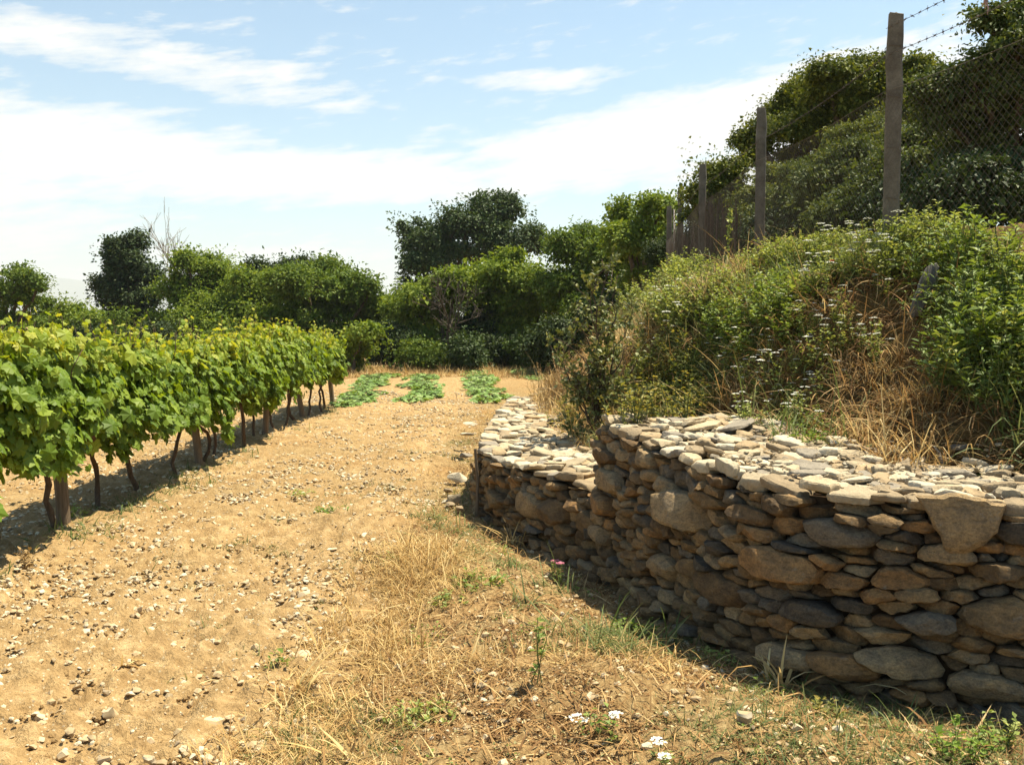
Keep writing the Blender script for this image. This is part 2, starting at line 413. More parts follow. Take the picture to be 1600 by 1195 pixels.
c = m.mix(.9, c, m.mix(1.0, c, m.ramp(nf, [(.3, (.6, .6, .6)), (.5, (1, 1, 1)), (.7, (1.45, 1.42, 1.36))]), 'MULTIPLY'))
lich = m.ramp(m.noise(13, 7, P, .7), [(.6, (0, 0, 0)), (.7, (1, 1, 1))])
c = m.mix(m.math('MULTIPLY', lich, .4), c, (.30, .29, .25))
M_STONE = m.pbr(c, .88, m.bump(m.math('ADD', m.math('MULTIPLY', st, .8), m.math('ADD', nz, m.math('MULTIPLY', nf, .4))), 1.0, .022), .2)
m = N('cap_stone'); P = m.pos(); rn = m.attr('rnd')
base = m.ramp(rn, [(0, (.35, .28, .185)), (.2, (.45, .375, .26)), (.38, (.26, .195, .12)), (.52, (.49, .42, .31)), (.68, (.36, .26, .15)), (.82, (.24, .205, .16)), (.91, (.43, .34, .22))], 'CONSTANT')
nz = m.noise(9, 6, P, .65); nf = m.noise(70, 5, P, .7)
c = m.mix(.75, base, m.mix(1.0, base, m.ramp(nz, [(.3, (.66, .63, .58)), (.5, (1, 1, 1)), (.7, (1.22, 1.2, 1.15))]), 'MULTIPLY'))
c = m.mix(.6, c, m.mix(1.0, c, m.ramp(nf, [(.3, (.7, .7, .7)), (.5, (1, 1, 1)), (.7, (1.25, 1.25, 1.25))]), 'MULTIPLY'))
M_CAP = m.pbr(c, .85, m.bump(m.math('ADD', nz, m.math('MULTIPLY', nf, .5)), .9, .02), .25)
m = N('wall_earth'); M_CORE = m.pbr(m.ramp(m.noise(20, 5, m.pos()), [(.3, (.045, .026, .013)), (.7, (.12, .07, .036))]), .95, None, .1)

def resample(path, step):
    path = np.asarray(path, float); P = [path[0]] + list(path) + [path[-1]]; out = []
    for i in range(1, len(P) - 2):
        p0, p1, p2, p3 = P[i - 1], P[i], P[i + 1], P[i + 2]
        for t in np.linspace(0, 1, 24, endpoint=False):
            out.append(.5 * (2 * p1 + (p2 - p0) * t + (2 * p0 - 5 * p1 + 4 * p2 - p3) * t * t + (3 * p1 - p0 - 3 * p2 + p3) * t ** 3))
    out.append(path[-1]); out = np.array(out)
    s = np.concatenate([[0], np.cumsum(np.hypot(*np.diff(out[:, :2], axis=0).T))]); L = s[-1]
    g = np.linspace(0, L, int(L / step) + 2); return np.column_stack([np.interp(g, s, out[:, k]) for k in range(out.shape[1])]), L
class Face:
    """a wall face along a path (x, y, top z); batter leans the foot outwards"""
    def __init__(s, path, batter, zb=-.22):
        s.P, s.L = resample(path, .02); s.bat = batter; s.zb = zb
        t = norm(np.gradient(s.P[:, :2], axis=0)); s.T = t; s.O = np.column_stack([-t[:, 1], t[:, 0]])  # outward = left of travel
        k = np.ones(15) / 15; s.O = norm(np.column_stack([np.convolve(np.pad(s.O[:, i], 7, 'edge'), k, 'valid') for i in (0, 1)]))
        s.H = s.P[:, 2].max() - zb
    def frame(s, u, h):
        i = np.clip(np.asarray(u) / s.L * (len(s.P) - 1), 0, len(s.P) - 1); f = lambda a: np.interp(i, np.arange(len(s.P)), a)
        top = f(s.P[:, 2]); z = s.zb + h * (top - s.zb) / s.H; o = np.stack([f(s.O[:, 0]), f(s.O[:, 1])], -1); o = norm(o)
        b = s.bat * (1 - h / s.H)
        return f(s.P[:, 0]) + o[..., 0] * b, f(s.P[:, 1]) + o[..., 1] * b, z, o, top
    def place(s, c, V, off=0.0):
        x, y, z, o, top = s.frame(c[0] + V[:, 0], np.clip(c[1] + V[:, 1], -.2, s.H + .2))
        d = V[:, 2] + off
        return np.column_stack([x + o[:, 0] * d, y + o[:, 1] * d, z + d * .12])
    def find(s, px, py):
        """face coordinates (u, h) seen at a point of the photograph"""
        uu, hh = np.meshgrid(np.linspace(0, s.L, 160), np.linspace(0, s.H, 60)); x, y, z, _, _ = s.frame(uu, hh)
        a, b = proj(np.stack([x, y, z], -1)); k = np.argmin((a - px) ** 2 + (b - py) ** 2); return uu.ravel()[k], hh.ravel()[k]

def join(parts):
    mb = MB()
    for V, f, r_ in parts: mb.add(V, f, 0, rnd=r_)
    return mb
SY = 2.7
def build_wall(label, where, face_path, top_poly_fn, big, r0, r1, batter, cap_r, seed, share=100):
    rr = np.random.default_rng(seed)
    root = empty('stone_wall', (0, 0, 0), label, 'wall', 'dry stone walls')
    fcx = Face(face_path, batter)
    fixed = []
    for px, py, rx, ry in big:
        u0, h0 = fcx.find(px, py); dist = 6.0
        x, y, z, o, _ = fcx.frame(np.array(u0), np.array(h0)); q = y / F
        fixed.append((u0, h0, .5 * (rx + ry * SY) * q * .68))
    pts, rad = fill_seeds(fcx.L, fcx.H - .03, fixed, r0, r1, SY, power=2.6)
    polys = cells(pts, rad ** 2 * .95, fcx.L, fcx.H - .03, SY, 1, len(fixed))
    st = []
    for i, p in enumerate(polys):
        if p is None or len(p) < 3: continue
        sz = np.ptp(p, axis=0)
        if min(sz) < .012: continue
        bigone = i < len(fixed) or max(sz) > .3
        c, V, f = stone_local(p, rr.uniform(.045, .085) * (1.25 if bigone else .95), rr, gap=rr.uniform(-.004, .005), round_=rr.uniform(.3, .7) if bigone else rr.uniform(.0, .5), cuts=rr.integers(3, 6) if bigone else rr.integers(4, 9))
        tilt = rr.normal(0, .10, 2); V[:, 2] += V[:, 0] * tilt[0] + V[:, 1] * tilt[1]
        W3 = fcx.place(c, V, rr.normal(0, .024) + (.02 if bigone else 0)); ctr = W3.mean(0)
        vis = sz[0] * sz[1] / max(ctr[1], 1) ** 2
        px, py = proj(ctr); 
        if not (-60 < px < 1660 and py < 1260) or ctr[2] < -.1: vis *= .02
        st.append((vis, W3, f, rr.random(), bigone))
    st.sort(key=lambda a: -a[0])
    for vis, W3, f, r_, bigone in st[:share]:
        add('stone', mesh_np('stone', W3, f, M_STONE, {'rnd': np.full(len(W3), r_)}, True, R(24)), root)
    if len(st) > share:
        o = add('wall_rubble', join([(a[1], a[2], a[3]) for a in st[share:]]).mesh('wall_rubble', [M_STONE], True, R(38)), root); o['kind'] = 'stuff'
    # earth behind the stones
    uu = np.linspace(0, fcx.L, 120); rows = []
    for hq in np.linspace(0, 1, 6):
        x, y, z, o, top = fcx.frame(uu, np.full_like(uu, hq * fcx.H)); rows.append(np.column_stack([x - o[:, 0] * .05, y - o[:, 1] * .05, z - .03 * hq]))
    x, y, z, o, top = fcx.frame(uu, np.full_like(uu, fcx.H)); rows.append(np.column_stack([x - o[:, 0] * .3, y - o[:, 1] * .3, z - .045]))
    add('earth_core', mesh_np('earth_core', np.concatenate(rows), grid_faces(7, 120), M_CORE, None, True), root)
    # cap stones: slabs lying on the terrace behind the front edge
    caps = []
    Wc = top_poly_fn
    pts, rad = fill_seeds(fcx.L, 1.5, [(u_, .07 + rr.uniform(-.02, .03), rr.uniform(.05, .11)) for u_ in np.cumsum(rr.uniform(.14, .42, 200)) if u_ < fcx.L], cap_r[0], cap_r[1], 1.15, n_max=900, power=1.6)
    polys = cells(pts, rad ** 2 * .9, fcx.L, 1.5, 1.15, 1, 0)
    for p in polys:
        if p is None or len(p) < 3: continue
        c = p.mean(0); sz = np.ptp(p, axis=0)
        width = Wc(c[0]) + rr.normal(0, .1)
        if c[1] > width or min(sz) < .02: continue
        first = c[1] < .13
        c, V, f = stone_local(p, (rr.uniform(.014, .034) if first else rr.uniform(.009, .024)), rr, gap=-.006 if first else rr.uniform(-.012, .006), flat=True, round_=rr.uniform(.0, .25), cuts=rr.integers(2, 5))
        V[:, 2] += V[:, 0] * rr.normal(0, .10) + V[:, 1] * rr.normal(0, .10)
        lift = rr.uniform(-.01, .04)
        x, y, z, o, top = fcx.frame(c[0] + V[:, 0], np.full(len(V), fcx.H)); d = -(c[1] + V[:, 1]) + (.045 if first else 0.02)
        zz = top + V[:, 2] + lift
        W3 = np.column_stack([x + o[:, 0] * d, y + o[:, 1] * d, zz]); ctr = W3.mean(0); px, py = proj(ctr)
        if not first: W3[:, 2] += max(0, float(surf(ctr[0], ctr[1])) + .01 - float(top.mean()))
        vis = sz[0] * sz[1] / max(ctr[1], 1) ** 3 * (1.6 if first else 1) * (1 if -60 < px < 1660 else .02)
        caps.append((vis, W3, f, rr.random()))
    caps.sort(key=lambda a: -a[0])
    for vis, W3, f, r_ in caps[:share]:
        add('capstone', mesh_np('capstone', W3, f, M_CAP, {'rnd': np.full(len(W3), r_)}, True, R(32)), root)
    if len(caps) > share:
        o = add('cap_rubble', join([(a[1], a[2], a[3]) for a in caps[share:]]).mesh('cap_rubble', [M_CAP], True, R(32)), root); o['kind'] = 'stuff'
    print('WALL', label[:20], len(st), len(caps))
    return root, fcx
tall_path = [[5.0, 3.05, .86], [3.2, 3.55, .86], [2.1, 3.98, .86], [1.5, 4.28, .86], [1.15, 4.72, .87], [.88, 5.5, .92], [.66, 6.3, .97], [.72, 6.46, .97], [1.0, 6.55, .95], [1.7, 6.65, .93]]
big_tall = [(1075, 800, 75, 55), (1240, 885, 56, 58), (1415, 1030, 62, 45), (1590, 965, 48, 78), (1320, 832, 85, 26), (1270, 955, 72, 22), (1110, 745, 36, 38), (1040, 885, 34, 30), (1125, 920, 36, 50),
            (1315, 905, 45, 26), (1555, 890, 45, 28), (1480, 860, 40, 24), (1410, 905, 45, 22), (1245, 1020, 42, 30), (1330, 1040, 55, 32), (968, 755, 40, 30), (1020, 715, 40, 24), (960, 715, 40, 17), (955, 790, 34, 28), (1535, 1070, 50, 36), (1150, 830, 32, 36), (1440, 970, 40, 20), (1590, 830, 30, 36)]
wt, f_tall = build_wall('tall near dry stone wall of rounded boulders and flat slabs, in shade', '', tall_path, lambda u_: 1.05 if u_ < 6.2 else .12, big_tall, .018, .08, .13, (.03, .115), 5)
low_path = [[.95, 5.9, .5], [.62, 6.45, .5], [.2, 7.2, .5], [-.2, 8.25, .5], [-.25, 8.6, .5], [-.2, 10.5, .5], [-.1, 12.6, .46], [.0, 14.6, .42], [.15, 15.7, .34]]
big_low = [(835, 790, 40, 45), (790, 720, 26, 22), (905, 755, 30, 16), (870, 800, 30, 40), (930, 820, 30, 30), (780, 780, 25, 26)]
wl, f_low = build_wall('low dry stone wall running back along the field past the sapling', '', low_path, lambda u_: np.interp(u_, [0, 2.6, 3.4, 5, 7, 10], [1.1, 1.2, 1.0, .7, .5, .4]), big_low, .022, .08, .08, (.03, .10), 9)
# small chips of stone wedged and scattered over the cap of the tall wall
import bmesh as _bm
_b = _bm.new(); _bm.ops.create_icosphere(_b, subdivisions=1, radius=.5); _V = np.array([v.co for v in _b.verts]); _F = np.array([[v.index for v in f.verts] for f in _b.faces]); _b.free()
cr0 = np.random.default_rng(15); P_ = np.column_stack([cr0.uniform(.5, 4, 6000), cr0.uniform(3.3, 6.6, 6000)]); d_, _, w_ = inside(P_[:, 0], P_[:, 1]); P_ = P_[(d_ > .02) & (d_ < w_ + .15)][:1100]
cm = MB()
for k in range(4):
    q = P_[k::4]; n_ = len(q); tv = _V * [1, cr0.uniform(.5, .9), cr0.uniform(.25, .5)] + cr0.normal(0, .05, _V.shape); a_ = cr0.uniform(0, 6.28, n_)
    V, fs = scatter(tv, [_F], np.column_stack([q, hill_h(q[:, 0], q[:, 1]) + cr0.uniform(.03, .055, n_)]), frames(np.column_stack([np.cos(a_), np.sin(a_), cr0.normal(0, .2, n_)]), norm(np.column_stack([cr0.normal(0, .3, (n_, 2)), np.ones(n_)]))), .018 + .045 * cr0.random(n_) ** 2); cm.add(V, fs, rnd=np.repeat(cr0.random(n_), len(_V)))
o = add('cap_chips', cm.mesh('cap_chips', [M_CAP]), wt); o['kind'] = 'stuff'
# the wedge shaped slab hanging over the face of the tall wall
u0, h0 = f_tall.find(1500, 820)
sl = np.array([(-.19, .13), (.02, .15), (.17, .12), (.14, .0), (.05, -.12), (-.01, -.155), (-.07, -.05)])
c, V, f = stone_local(sl, .05, np.random.default_rng(3), gap=0, flat=True, round_=.05, cuts=3)
W3 = f_tall.place(np.array([u0, h0]), V * [-1, 1, 1], .09)
o = add('hanging_slab', mesh_np('hanging_slab', W3, f, M_STONE, {'rnd': np.full(len(W3), .55)}, True, R(25)), wt)
# ---------------------------------------------------------------- foliage materials
M_VINE = N('vine_leaf'); m = M_VINE
f = m.island(); c = m.ramp(f, [(0, (.075, .13, .011)), (.5, (.145, .225, .021)), (1, (.24, .315, .035))])
yg = m.attr('young'); c = m.mix(yg, c, m.ramp(f, [(0, (.20, .29, .03)), (.6, (.33, .37, .042)), (1, (.48, .44, .06))]))
M_VINE = m.pbr(c, .55, None, .25, .38, m.mix(1.0, c, (1.5, 1.35, .5), 'MULTIPLY'))
def bark_mat(name, a, b, sc=(8, 8, 2)):
    m = N(name); n_ = m.noise(4, 6, m.obj(sc), .7); c = m.ramp(n_, [(.3, a), (.7, b)])
    return m.pbr(c, .9, m.bump(n_, .8, .02), .15)
M_BARK = bark_mat('bark', (.05, .036, .024), (.15, .11, .075)); M_VTRUNK = bark_mat('vine_bark', (.055, .036, .022), (.16, .105, .065), (14, 14, 3))
M_DEAD = bark_mat('dead_wood', (.20, .17, .14), (.36, .32, .27)); M_BROWN = bark_mat('brown_twig', (.045, .036, .028), (.10, .08, .06))
M_POST = bark_mat('post_wood', (.10, .072, .046), (.25, .185, .125), (22, 22, 1.2))
M_DARKLEAF = leaf_mat('dark_tree_leaf', [(0, (.022, .040, .011)), (.6, (.04, .066, .017)), (1, (.07, .10, .026))], .18, .6, .25)
M_BLUELEAF = leaf_mat('ash_tree_leaf', [(0, (.03, .056, .016)), (.6, (.055, .09, .024)), (1, (.085, .125, .036))], .22, .6, .3)
M_MIDLEAF = leaf_mat('tree_leaf', [(0, (.06, .105, .012)), (.6, (.105, .16, .02)), (1, (.17, .22, .036))], .3)
M_LIGHTLEAF = leaf_mat('light_tree_leaf', [(0, (.085, .14, .014)), (.6, (.15, .21, .024)), (1, (.23, .28, .042))], .36)
M_WALNUT = leaf_mat('broad_tree_leaf', [(0, (.045, .07, .011)), (.6, (.105, .13, .02)), (1, (.20, .215, .036))], .3)
M_NEARLEAF = leaf_mat('thorn_tree_leaf', [(0, (.036, .06, .014)), (.6, (.075, .105, .024)), (1, (.15, .175, .05))], .28)

# ---------------------------------------------------------------- trees
TL, TP = .76, 1.55
def tree(name, label, cat, lobes, Y, leaf, mat, base_px=None, ncl=200, per=55, cr=.45, seed=0, trunk=.16, bark=None, group=None, base_y=None, shape=None, flat=.65, limbs=40, bare_top=0.0):
    if leaf > .1: leaf *= TL; per = int(per * TP)
    r = np.random.default_rng(seed + 100); bark = bark or M_BARK; shape = shape or LEAF2
    L = []; PAR = []
    for (px, py, rx, ry) in lobes:
        c = at(px, py, Y + r.normal(0, .5)); q = Y / F; R0 = np.array([rx * q, rx * q * .9, ry * q]); L.append((c, R0 * .8)); PAR.append(len(L) - 1); par = len(L) - 1
        for _ in range(7 if rx > 30 else 4):      # smaller boughs break up the outline
            dd = norm(r.normal(0, 1, 3)); dd[2] = abs(dd[2]) if r.random() < .75 else dd[2]; L.append((c + dd * R0 * r.uniform(.7, 1.12), R0 * r.uniform(.2, .42))); PAR.append(par)
    cx = np.mean([c[0] for c, _ in L]); bx = at(base_px, 580, Y)[0] if base_px is not None else cx
    gz = float(surf(np.array(bx), np.array(Y)))
    base = np.array([bx, Y, gz]); root = empty(name, base, label, cat, group)
    ncl = int(ncl * .8); ncl = int(ncl * 1.15); vol = np.array([(rr_[0] * rr_[2]) ** .85 + .10 for _, rr_ in L]); pk = r.choice(len(L), ncl, p=vol / vol.sum())
    C = np.array([c for c, _ in L])[pk]; RR = np.array([q for _, q in L])[pk]
    d = norm(r.normal(0, 1, (ncl, 3))); d[:, 2] = np.where(d[:, 2] < -.35, -d[:, 2] * .6, d[:, 2]); d = norm(d)
    rad = np.where(r.random(ncl) < .8, r.uniform(.72, 1.12, ncl), r.uniform(.2, .8, ncl))
    cp = C + d * RR * rad[:, None]; cp[:, 2] = np.maximum(cp[:, 2], gz + .15)
    out = d
    n = ncl * per; ci = np.repeat(np.arange(ncl), per)
    csz = cr * .85 * r.lognormal(0, .42, ncl)
    off = np.clip(r.normal(0, 1, (n, 3)), -1.35, 1.35) * np.array([1, 1, flat]) * (csz[ci] * .55)[:, None]
    pts = cp[ci] + off; pts[:, 2] = np.maximum(pts[:, 2], gz + .05)
    nrm = norm(norm(off) * .8 + out[ci] * .45 + np.array([0, 0, .6]) + r.normal(0, .4, (n, 3)))
    dr = norm(off + out[ci] * .4 + r.normal(0, .5, (n, 3)) - np.array([0, 0, .35]))
    V, fs = scatter(shape[0], shape[1], pts - base, frames(dr, nrm), leaf * r.lognormal(0, .25, n))
    kid('crown', mesh_np('crown', V, fs, mat), root)
    mb = MB(); top = max(c[2] for c, _ in L)
    fork = base + np.array([(cx - bx) * .4, 0, max(.5, (min(c[2] for c, _ in L) - gz) * .7)])
    tube(mb, wob(base - base - [0, 0, .15], fork - base, 5, trunk * .25, r), np.linspace(trunk * 1.25, trunk * .8, 5), 9)
    for c, q in [L[i_] for i_ in sorted(set(PAR))]:
        tube(mb, wob(fork - base, c - base, 6, trunk * .5, r), np.linspace(trunk * .62, trunk * .22, 6), 6, cap=False)
    for k in r.choice(ncl, min(limbs, ncl), replace=False):
        tube(mb, wob(L[PAR[pk[k]]][0] - base, cp[k] - base, 5, .06, r), np.linspace(trunk * .22, .012, 5), 5, cap=False)
    kid('trunk', mb.mesh('trunk', [bark], True), root)
    return root
def bare_tree(name, label, base, H, spread, seed, mat, cat='tree', lean=(0, 0), group=None, r0=.09, depth=5):
    r = np.random.default_rng(seed); root = empty(name, base, label, cat, group); mb = MB(); tr = MB()
    def grow(p, d, L, rad, k):
        n = 5; pts = [p]; 
        for i in range(n): d = norm(d + r.normal(0, .10, 3) + [0, 0, .03]); pts.append(pts[-1] + d * L / n)
        tube(tr if k == 0 else mb, pts, np.linspace(rad, rad * .62, n + 1), 7 if k < 2 else 4, cap=False)
        if k < depth:
            for _ in range(r.integers(2, 4) if k else 4):
                a = norm(d + r.normal(0, spread, 3) * [1, 1, .6]); a[2] = max(a[2], -.15); q = pts[r.integers(2, n + 1)]
                grow(q, a, L * r.uniform(.55, .82), max(rad * .58, .009), k + 1)
    grow(np.array([0, 0, -.1]), norm(np.array([lean[0], lean[1], 1.0])), H * .36, r0, 0)
    kid('trunk', tr.mesh('trunk', [mat], True), root); kid('branches', mb.mesh('branches', [mat], True), root); return root

tree('tree', 'small leafy tree at the left edge of the field, behind the nearest vines', 'tree', [(12, 468, 50, 44), (-45, 480, 70, 60), (58, 450, 13, 20), (25, 510, 60, 35), (40, 440, 18, 16)], 36, .15, M_MIDLEAF, 10, 260, 50, .4, 1)
tree('tree', 'low rounded pale green tree between the left edge tree and the tall dark tree', 'tree', [(110, 512, 44, 32), (85, 505, 36, 26), (140, 525, 34, 30), (75, 530, 50, 26)], 38, .14, M_LIGHTLEAF, 105, 230, 50, .38, 2)
tree('tree', 'tall dark narrow topped tree left of the bare dead tree', 'tree', [(212, 388, 17, 22), (205, 412, 20, 26), (178, 402, 13, 22), (180, 435, 20, 36), (228, 445, 26, 40), (190, 480, 34, 50), (230, 505, 36, 44), (165, 470, 12, 40), (205, 445, 34, 36)], 42, .17, M_DARKLEAF, 205, 420, 60, .42, 3)
tree('tree', 'rounded green tree directly in front of the bare dead tree', 'tree', [(325, 424, 34, 20), (300, 455, 46, 40), (285, 505, 60, 40), (345, 490, 60, 48), (296, 412, 16, 14), (350, 438, 26, 16)], 38, .15, M_LIGHTLEAF, 310, 400, 60, .42, 4)
tree('tree', 'dark green conical tree showing above the green trees, right of the dead tree', 'tree', [(398, 420, 14, 18), (398, 440, 24, 24), (375, 440, 22, 20), (410, 460, 40, 30), (390, 490, 50, 40)], 45, .16, M_DARKLEAF, 398, 220, 55, .4, 5)
tree('tree', 'broad light green tree in the middle of the left hand wood', 'tree', [(385, 465, 58, 44), (405, 515, 70, 50), (350, 515, 60, 45), (430, 460, 34, 34)], 36, .15, M_LIGHTLEAF, 390, 360, 60, .42, 6)
tree('tree', 'dark tree whose top shows behind the rounded tree at the end of the vines', 'tree', [(478, 424, 40, 20), (455, 432, 30, 18), (500, 445, 50, 30)], 44, .16, M_DARKLEAF, 480, 180, 50, .4, 7)
tree('tree', 'large rounded bright green tree beyond the far end of the vine row', 'tree', [(512, 432, 30, 22), (535, 455, 40, 32), (480, 460, 46, 38), (545, 490, 42, 50), (500, 520, 70, 50), (455, 520, 46, 46), (560, 520, 32, 45), (578, 452, 9, 14), (470, 430, 12, 14)], 35, .15, M_MIDLEAF, 515, 560, 60, .42, 8)
tree('shrub', 'feathery pale green shrub at the end of the vine row', 'shrub', [(552, 548, 26, 26), (570, 525, 20, 18), (545, 570, 26, 20)], 29.5, .14, M_LIGHTLEAF, 552, 110, 45, .3, 9, trunk=.06)
tree('tree', 'big dark blue green tree, tallest in the middle of the wood', 'tree', [(680, 385, 40, 34), (660, 420, 36, 46), (748, 330, 26, 26), (800, 334, 20, 24), (800, 380, 40, 34), (735, 410, 66, 54), (645, 372, 20, 22), (846, 385, 18, 22), (650, 455, 22, 24), (728, 362, 36, 30), (700, 348, 18, 16), (768, 360, 26, 30)], 46, .19, M_BLUELEAF, 735, 520, 60, .5, 10, trunk=.3)
tree('tree', 'green tree with a thin bent trunk standing in front of the big dark tree', 'tree', [(682, 462, 52, 36), (655, 500, 46, 48), (715, 455, 34, 26), (640, 545, 36, 30)], 33, .15, M_LIGHTLEAF, 708, 300, 55, .4, 11, trunk=.13)
tree('tree', 'wide yellow green tree right of the bare brown tree', 'tree', [(800, 430, 34, 26), (835, 450, 44, 32), (785, 480, 52, 46), (850, 485, 58, 50), (800, 525, 60, 44), (770, 440, 26, 24)], 34, .15, M_LIGHTLEAF, 815, 520, 60, .42, 12)
tree('tree', 'mid green tree behind the sapling, left of the concrete post fence', 'tree', [(905, 405, 34, 36), (945, 415, 46, 42), (900, 460, 52, 52), (950, 470, 60, 60), (880, 385, 12, 16)], 31, .14, M_MIDLEAF, 920, 440, 60, .4, 13)
tree('tree', 'tree with sparse upright top sprays beside the farthest fence posts', 'tree', [(1010, 350, 26, 40), (985, 385, 34, 40), (1025, 395, 26, 45), (990, 425, 44, 46), (1030, 330, 12, 20), (970, 340, 10, 22)], 27, .13, M_LIGHTLEAF, 1000, 330, 50, .34, 14)
bare_tree('dead_tree', 'bare grey dead tree rising behind the rounded green tree', np.array([*at(283, 560, 43)[:2], 0]), 6.9, .27, 11, M_DEAD, r0=.09)
bare_tree('bare_tree', 'bare brown tree with upswept branches in the middle of the wood', np.array([*at(712, 575, 30.6)[:2], 0]), 4.1, .45, 8, M_BROWN, r0=.055)
for i, (px, py, rx, ry, Y, mt) in enumerate([(610, 545, 36, 36, 32, M_DARKLEAF), (665, 558, 34, 22, 30.5, M_MIDLEAF), (735, 560, 26, 26, 31, M_BLUELEAF), (775, 555, 38, 30, 32, M_DARKLEAF), (835, 560, 36, 30, 31, M_MIDLEAF), (880, 545, 44, 40, 30, M_DARKLEAF), (960, 520, 50, 50, 28, M_DARKLEAF), (600, 500, 26, 40, 37, M_MIDLEAF), (755, 520, 28, 30, 33.5, M_DARKLEAF), (700, 535, 60, 36, 36, M_DARKLEAF), (860, 520, 60, 50, 36, M_DARKLEAF), (20, 548, 60, 34, 33, M_MIDLEAF), (130, 548, 60, 30, 34, M_DARKLEAF), (245, 542, 60, 34, 34, M_DARKLEAF), (350, 548, 60, 30, 33, M_MIDLEAF), (445, 550, 52, 30, 32, M_DARKLEAF), (185, 530, 44, 34, 37, M_MIDLEAF), (716, 515, 50, 40, 40, M_DARKLEAF)]):
    lab = ['dark shrub between the vine end and the bare brown tree', 'low green shrub at the foot of the wood, left of the bare brown tree', 'bluish shrub just right of the bare brown tree trunk', 'dark shrub in the shade under the wide yellow green tree', 'green shrub at the field corner near the far wall end', 'dark shrub behind the dry grass left of the sapling', 'dark shrub behind the top of the sapling', 'narrow green shrub tree closing the gap in the wood', 'dark shrub behind the bare brown tree branches', 'deep shaded undershrub behind the thin bent trunk', 'deep shaded undershrub behind the mid green tree', 'low green shrub behind the near vines at the left edge', 'low dark shrub behind the vines, under the pale green rounded tree', 'low dark shrub behind the vines, under the tall dark tree and the dead tree', 'low green shrub behind the vines, under the broad light green tree', 'low dark shrub behind the far vines, under the large bright tree', 'green shrub between the pale green rounded tree and the tall dark tree', 'dark shrub seen through the fork of the bare brown tree'][i]
    tree('shrub', lab, 'shrub', [(px, py, rx, ry), (px - rx * .4, py + ry * .3, rx * .7, ry * .7), (px + rx * .4, py + ry * .35, rx * .7, ry * .6)], Y, .13, mt, px, 150, 50, .34, 20 + i, trunk=.05, limbs=15)
# trees behind the fence on the bank
tree('tree', 'large rounded olive green tree behind the concrete post fence', 'tree', [(1400, 132, 46, 30), (1300, 150, 50, 32), (1240, 178, 36, 32), (1188, 228, 30, 30), (1132, 284, 26, 26), (1290, 222, 75, 50), (1400, 198, 70, 50), (1098, 314, 16, 18), (1345, 126, 34, 18), (1264, 142, 24, 16), (1440, 126, 20, 18)], 19, .066, M_WALNUT, 1290, 1250, 120, .27, 40, trunk=.22)
tree('tree', 'dark fine leaved tree behind the fence at the top right corner', 'tree', [(1590, 80, 66, 60), (1520, 150, 66, 56), (1610, 170, 90, 90), (1480, 190, 40, 50), (1560, 230, 90, 50), (1660, 60, 80, 80)], 10.5, .045, M_NEARLEAF, 1600, 1000, 90, .17, 41, trunk=.1)
for i, (px, py, rx, ry, Y, mt) in enumerate([(1300, 290, 60, 50, 14, M_NEARLEAF), (1215, 320, 48, 46, 16, M_WALNUT), (1430, 270, 60, 60, 12, M_NEARLEAF), (1130, 350, 50, 45, 20, M_DARKLEAF), (1530, 290, 80, 50, 9.5, M_DARKLEAF), (1360, 230, 60, 46, 15, M_WALNUT), (1060, 400, 40, 45, 25, M_DARKLEAF), (1240, 355, 46, 34, 14.5, M_DARKLEAF), (1330, 345, 46, 32, 12.2, M_NEARLEAF), (1425, 325, 46, 32, 10.2, M_DARKLEAF), (1500, 305, 46, 36, 9.3, M_DARKLEAF), (1165, 398, 44, 30, 17.5, M_DARKLEAF), (1120, 415, 40, 30, 20.5, M_DARKLEAF)]):
    lab = ['olive shrub behind the chain link between the two nearest posts', 'olive shrub behind the second post from the right', 'dark shrub behind the nearest concrete post', 'dark shrub behind the rusty reed screen', 'deep shaded shrub behind the chain link at the right edge', 'olive shrub under the large rounded tree', 'dark shrub behind the farthest fence posts', 'low olive shrub just behind the chain link, right of the second post', 'low dark shrub just behind the chain link, midway between the nearest posts', 'low olive shrub just behind the nearest concrete post', 'low dark shrub just behind the chain link, right of the nearest post', 'low dark shrub behind the reed screen, left of the second post', 'low dark shrub behind the middle of the reed screen'][i]
    tree('shrub', lab, 'shrub', [(px, py, rx, ry), (px - rx * .5, py + ry * .3, rx * .7, ry * .8), (px + rx * .5, py + ry * .35, rx * .7, ry * .8), (px, py + ry * .8, rx * 1.1, ry * .8)], Y, .055, mt, px, 420, 70, .19, 60 + i, trunk=.05, limbs=25)

# ---------------------------------------------------------------- vine row
RX = -3.52
def vine_top(y): return 1.43 - .012 * (y - 7) + .05 * math.sin(y * 2.1)
vr = np.random.default_rng(21)
vys = [5.6, 6.45, 7.35, 8.15, 8.95, 9.75, 10.6, 11.35, 12.2, 13.05, 13.9, 14.75, 15.6, 16.45, 17.2, 17.95]
vsh = ['straight', 'leaning', 'S bent', 'thin upright', 'forked', 'crooked', 'stout']
vlab = {0: 'grapevine at the left edge of the frame, cut by it', 1: 'grapevine just left of the nearest wooden post', 2: 'grapevine right beside the nearest wooden post, with the tallest yellow shoots', 3: 'grapevine with thin bent trunk just right of the nearest wooden post', 4: 'grapevine with straight dark trunk midway between the two nearest wooden posts', 5: 'grapevine with thin upright trunk before the second wooden post', 6: 'grapevine hiding the second wooden post from the near end', 7: 'grapevine with crooked trunk just beyond the second wooden post', 8: 'grapevine with S bent trunk between second and third wooden posts', 9: 'grapevine just before the third wooden post', 10: 'grapevine just beyond the third wooden post', 11: 'grapevine midway between third and fourth wooden posts', 12: 'grapevine just before the fourth wooden post', 13: 'grapevine just beyond the fourth wooden post', 14: 'second grapevine from the far end of the row', 15: 'grapevine at the far end of the row, beside the last post'}
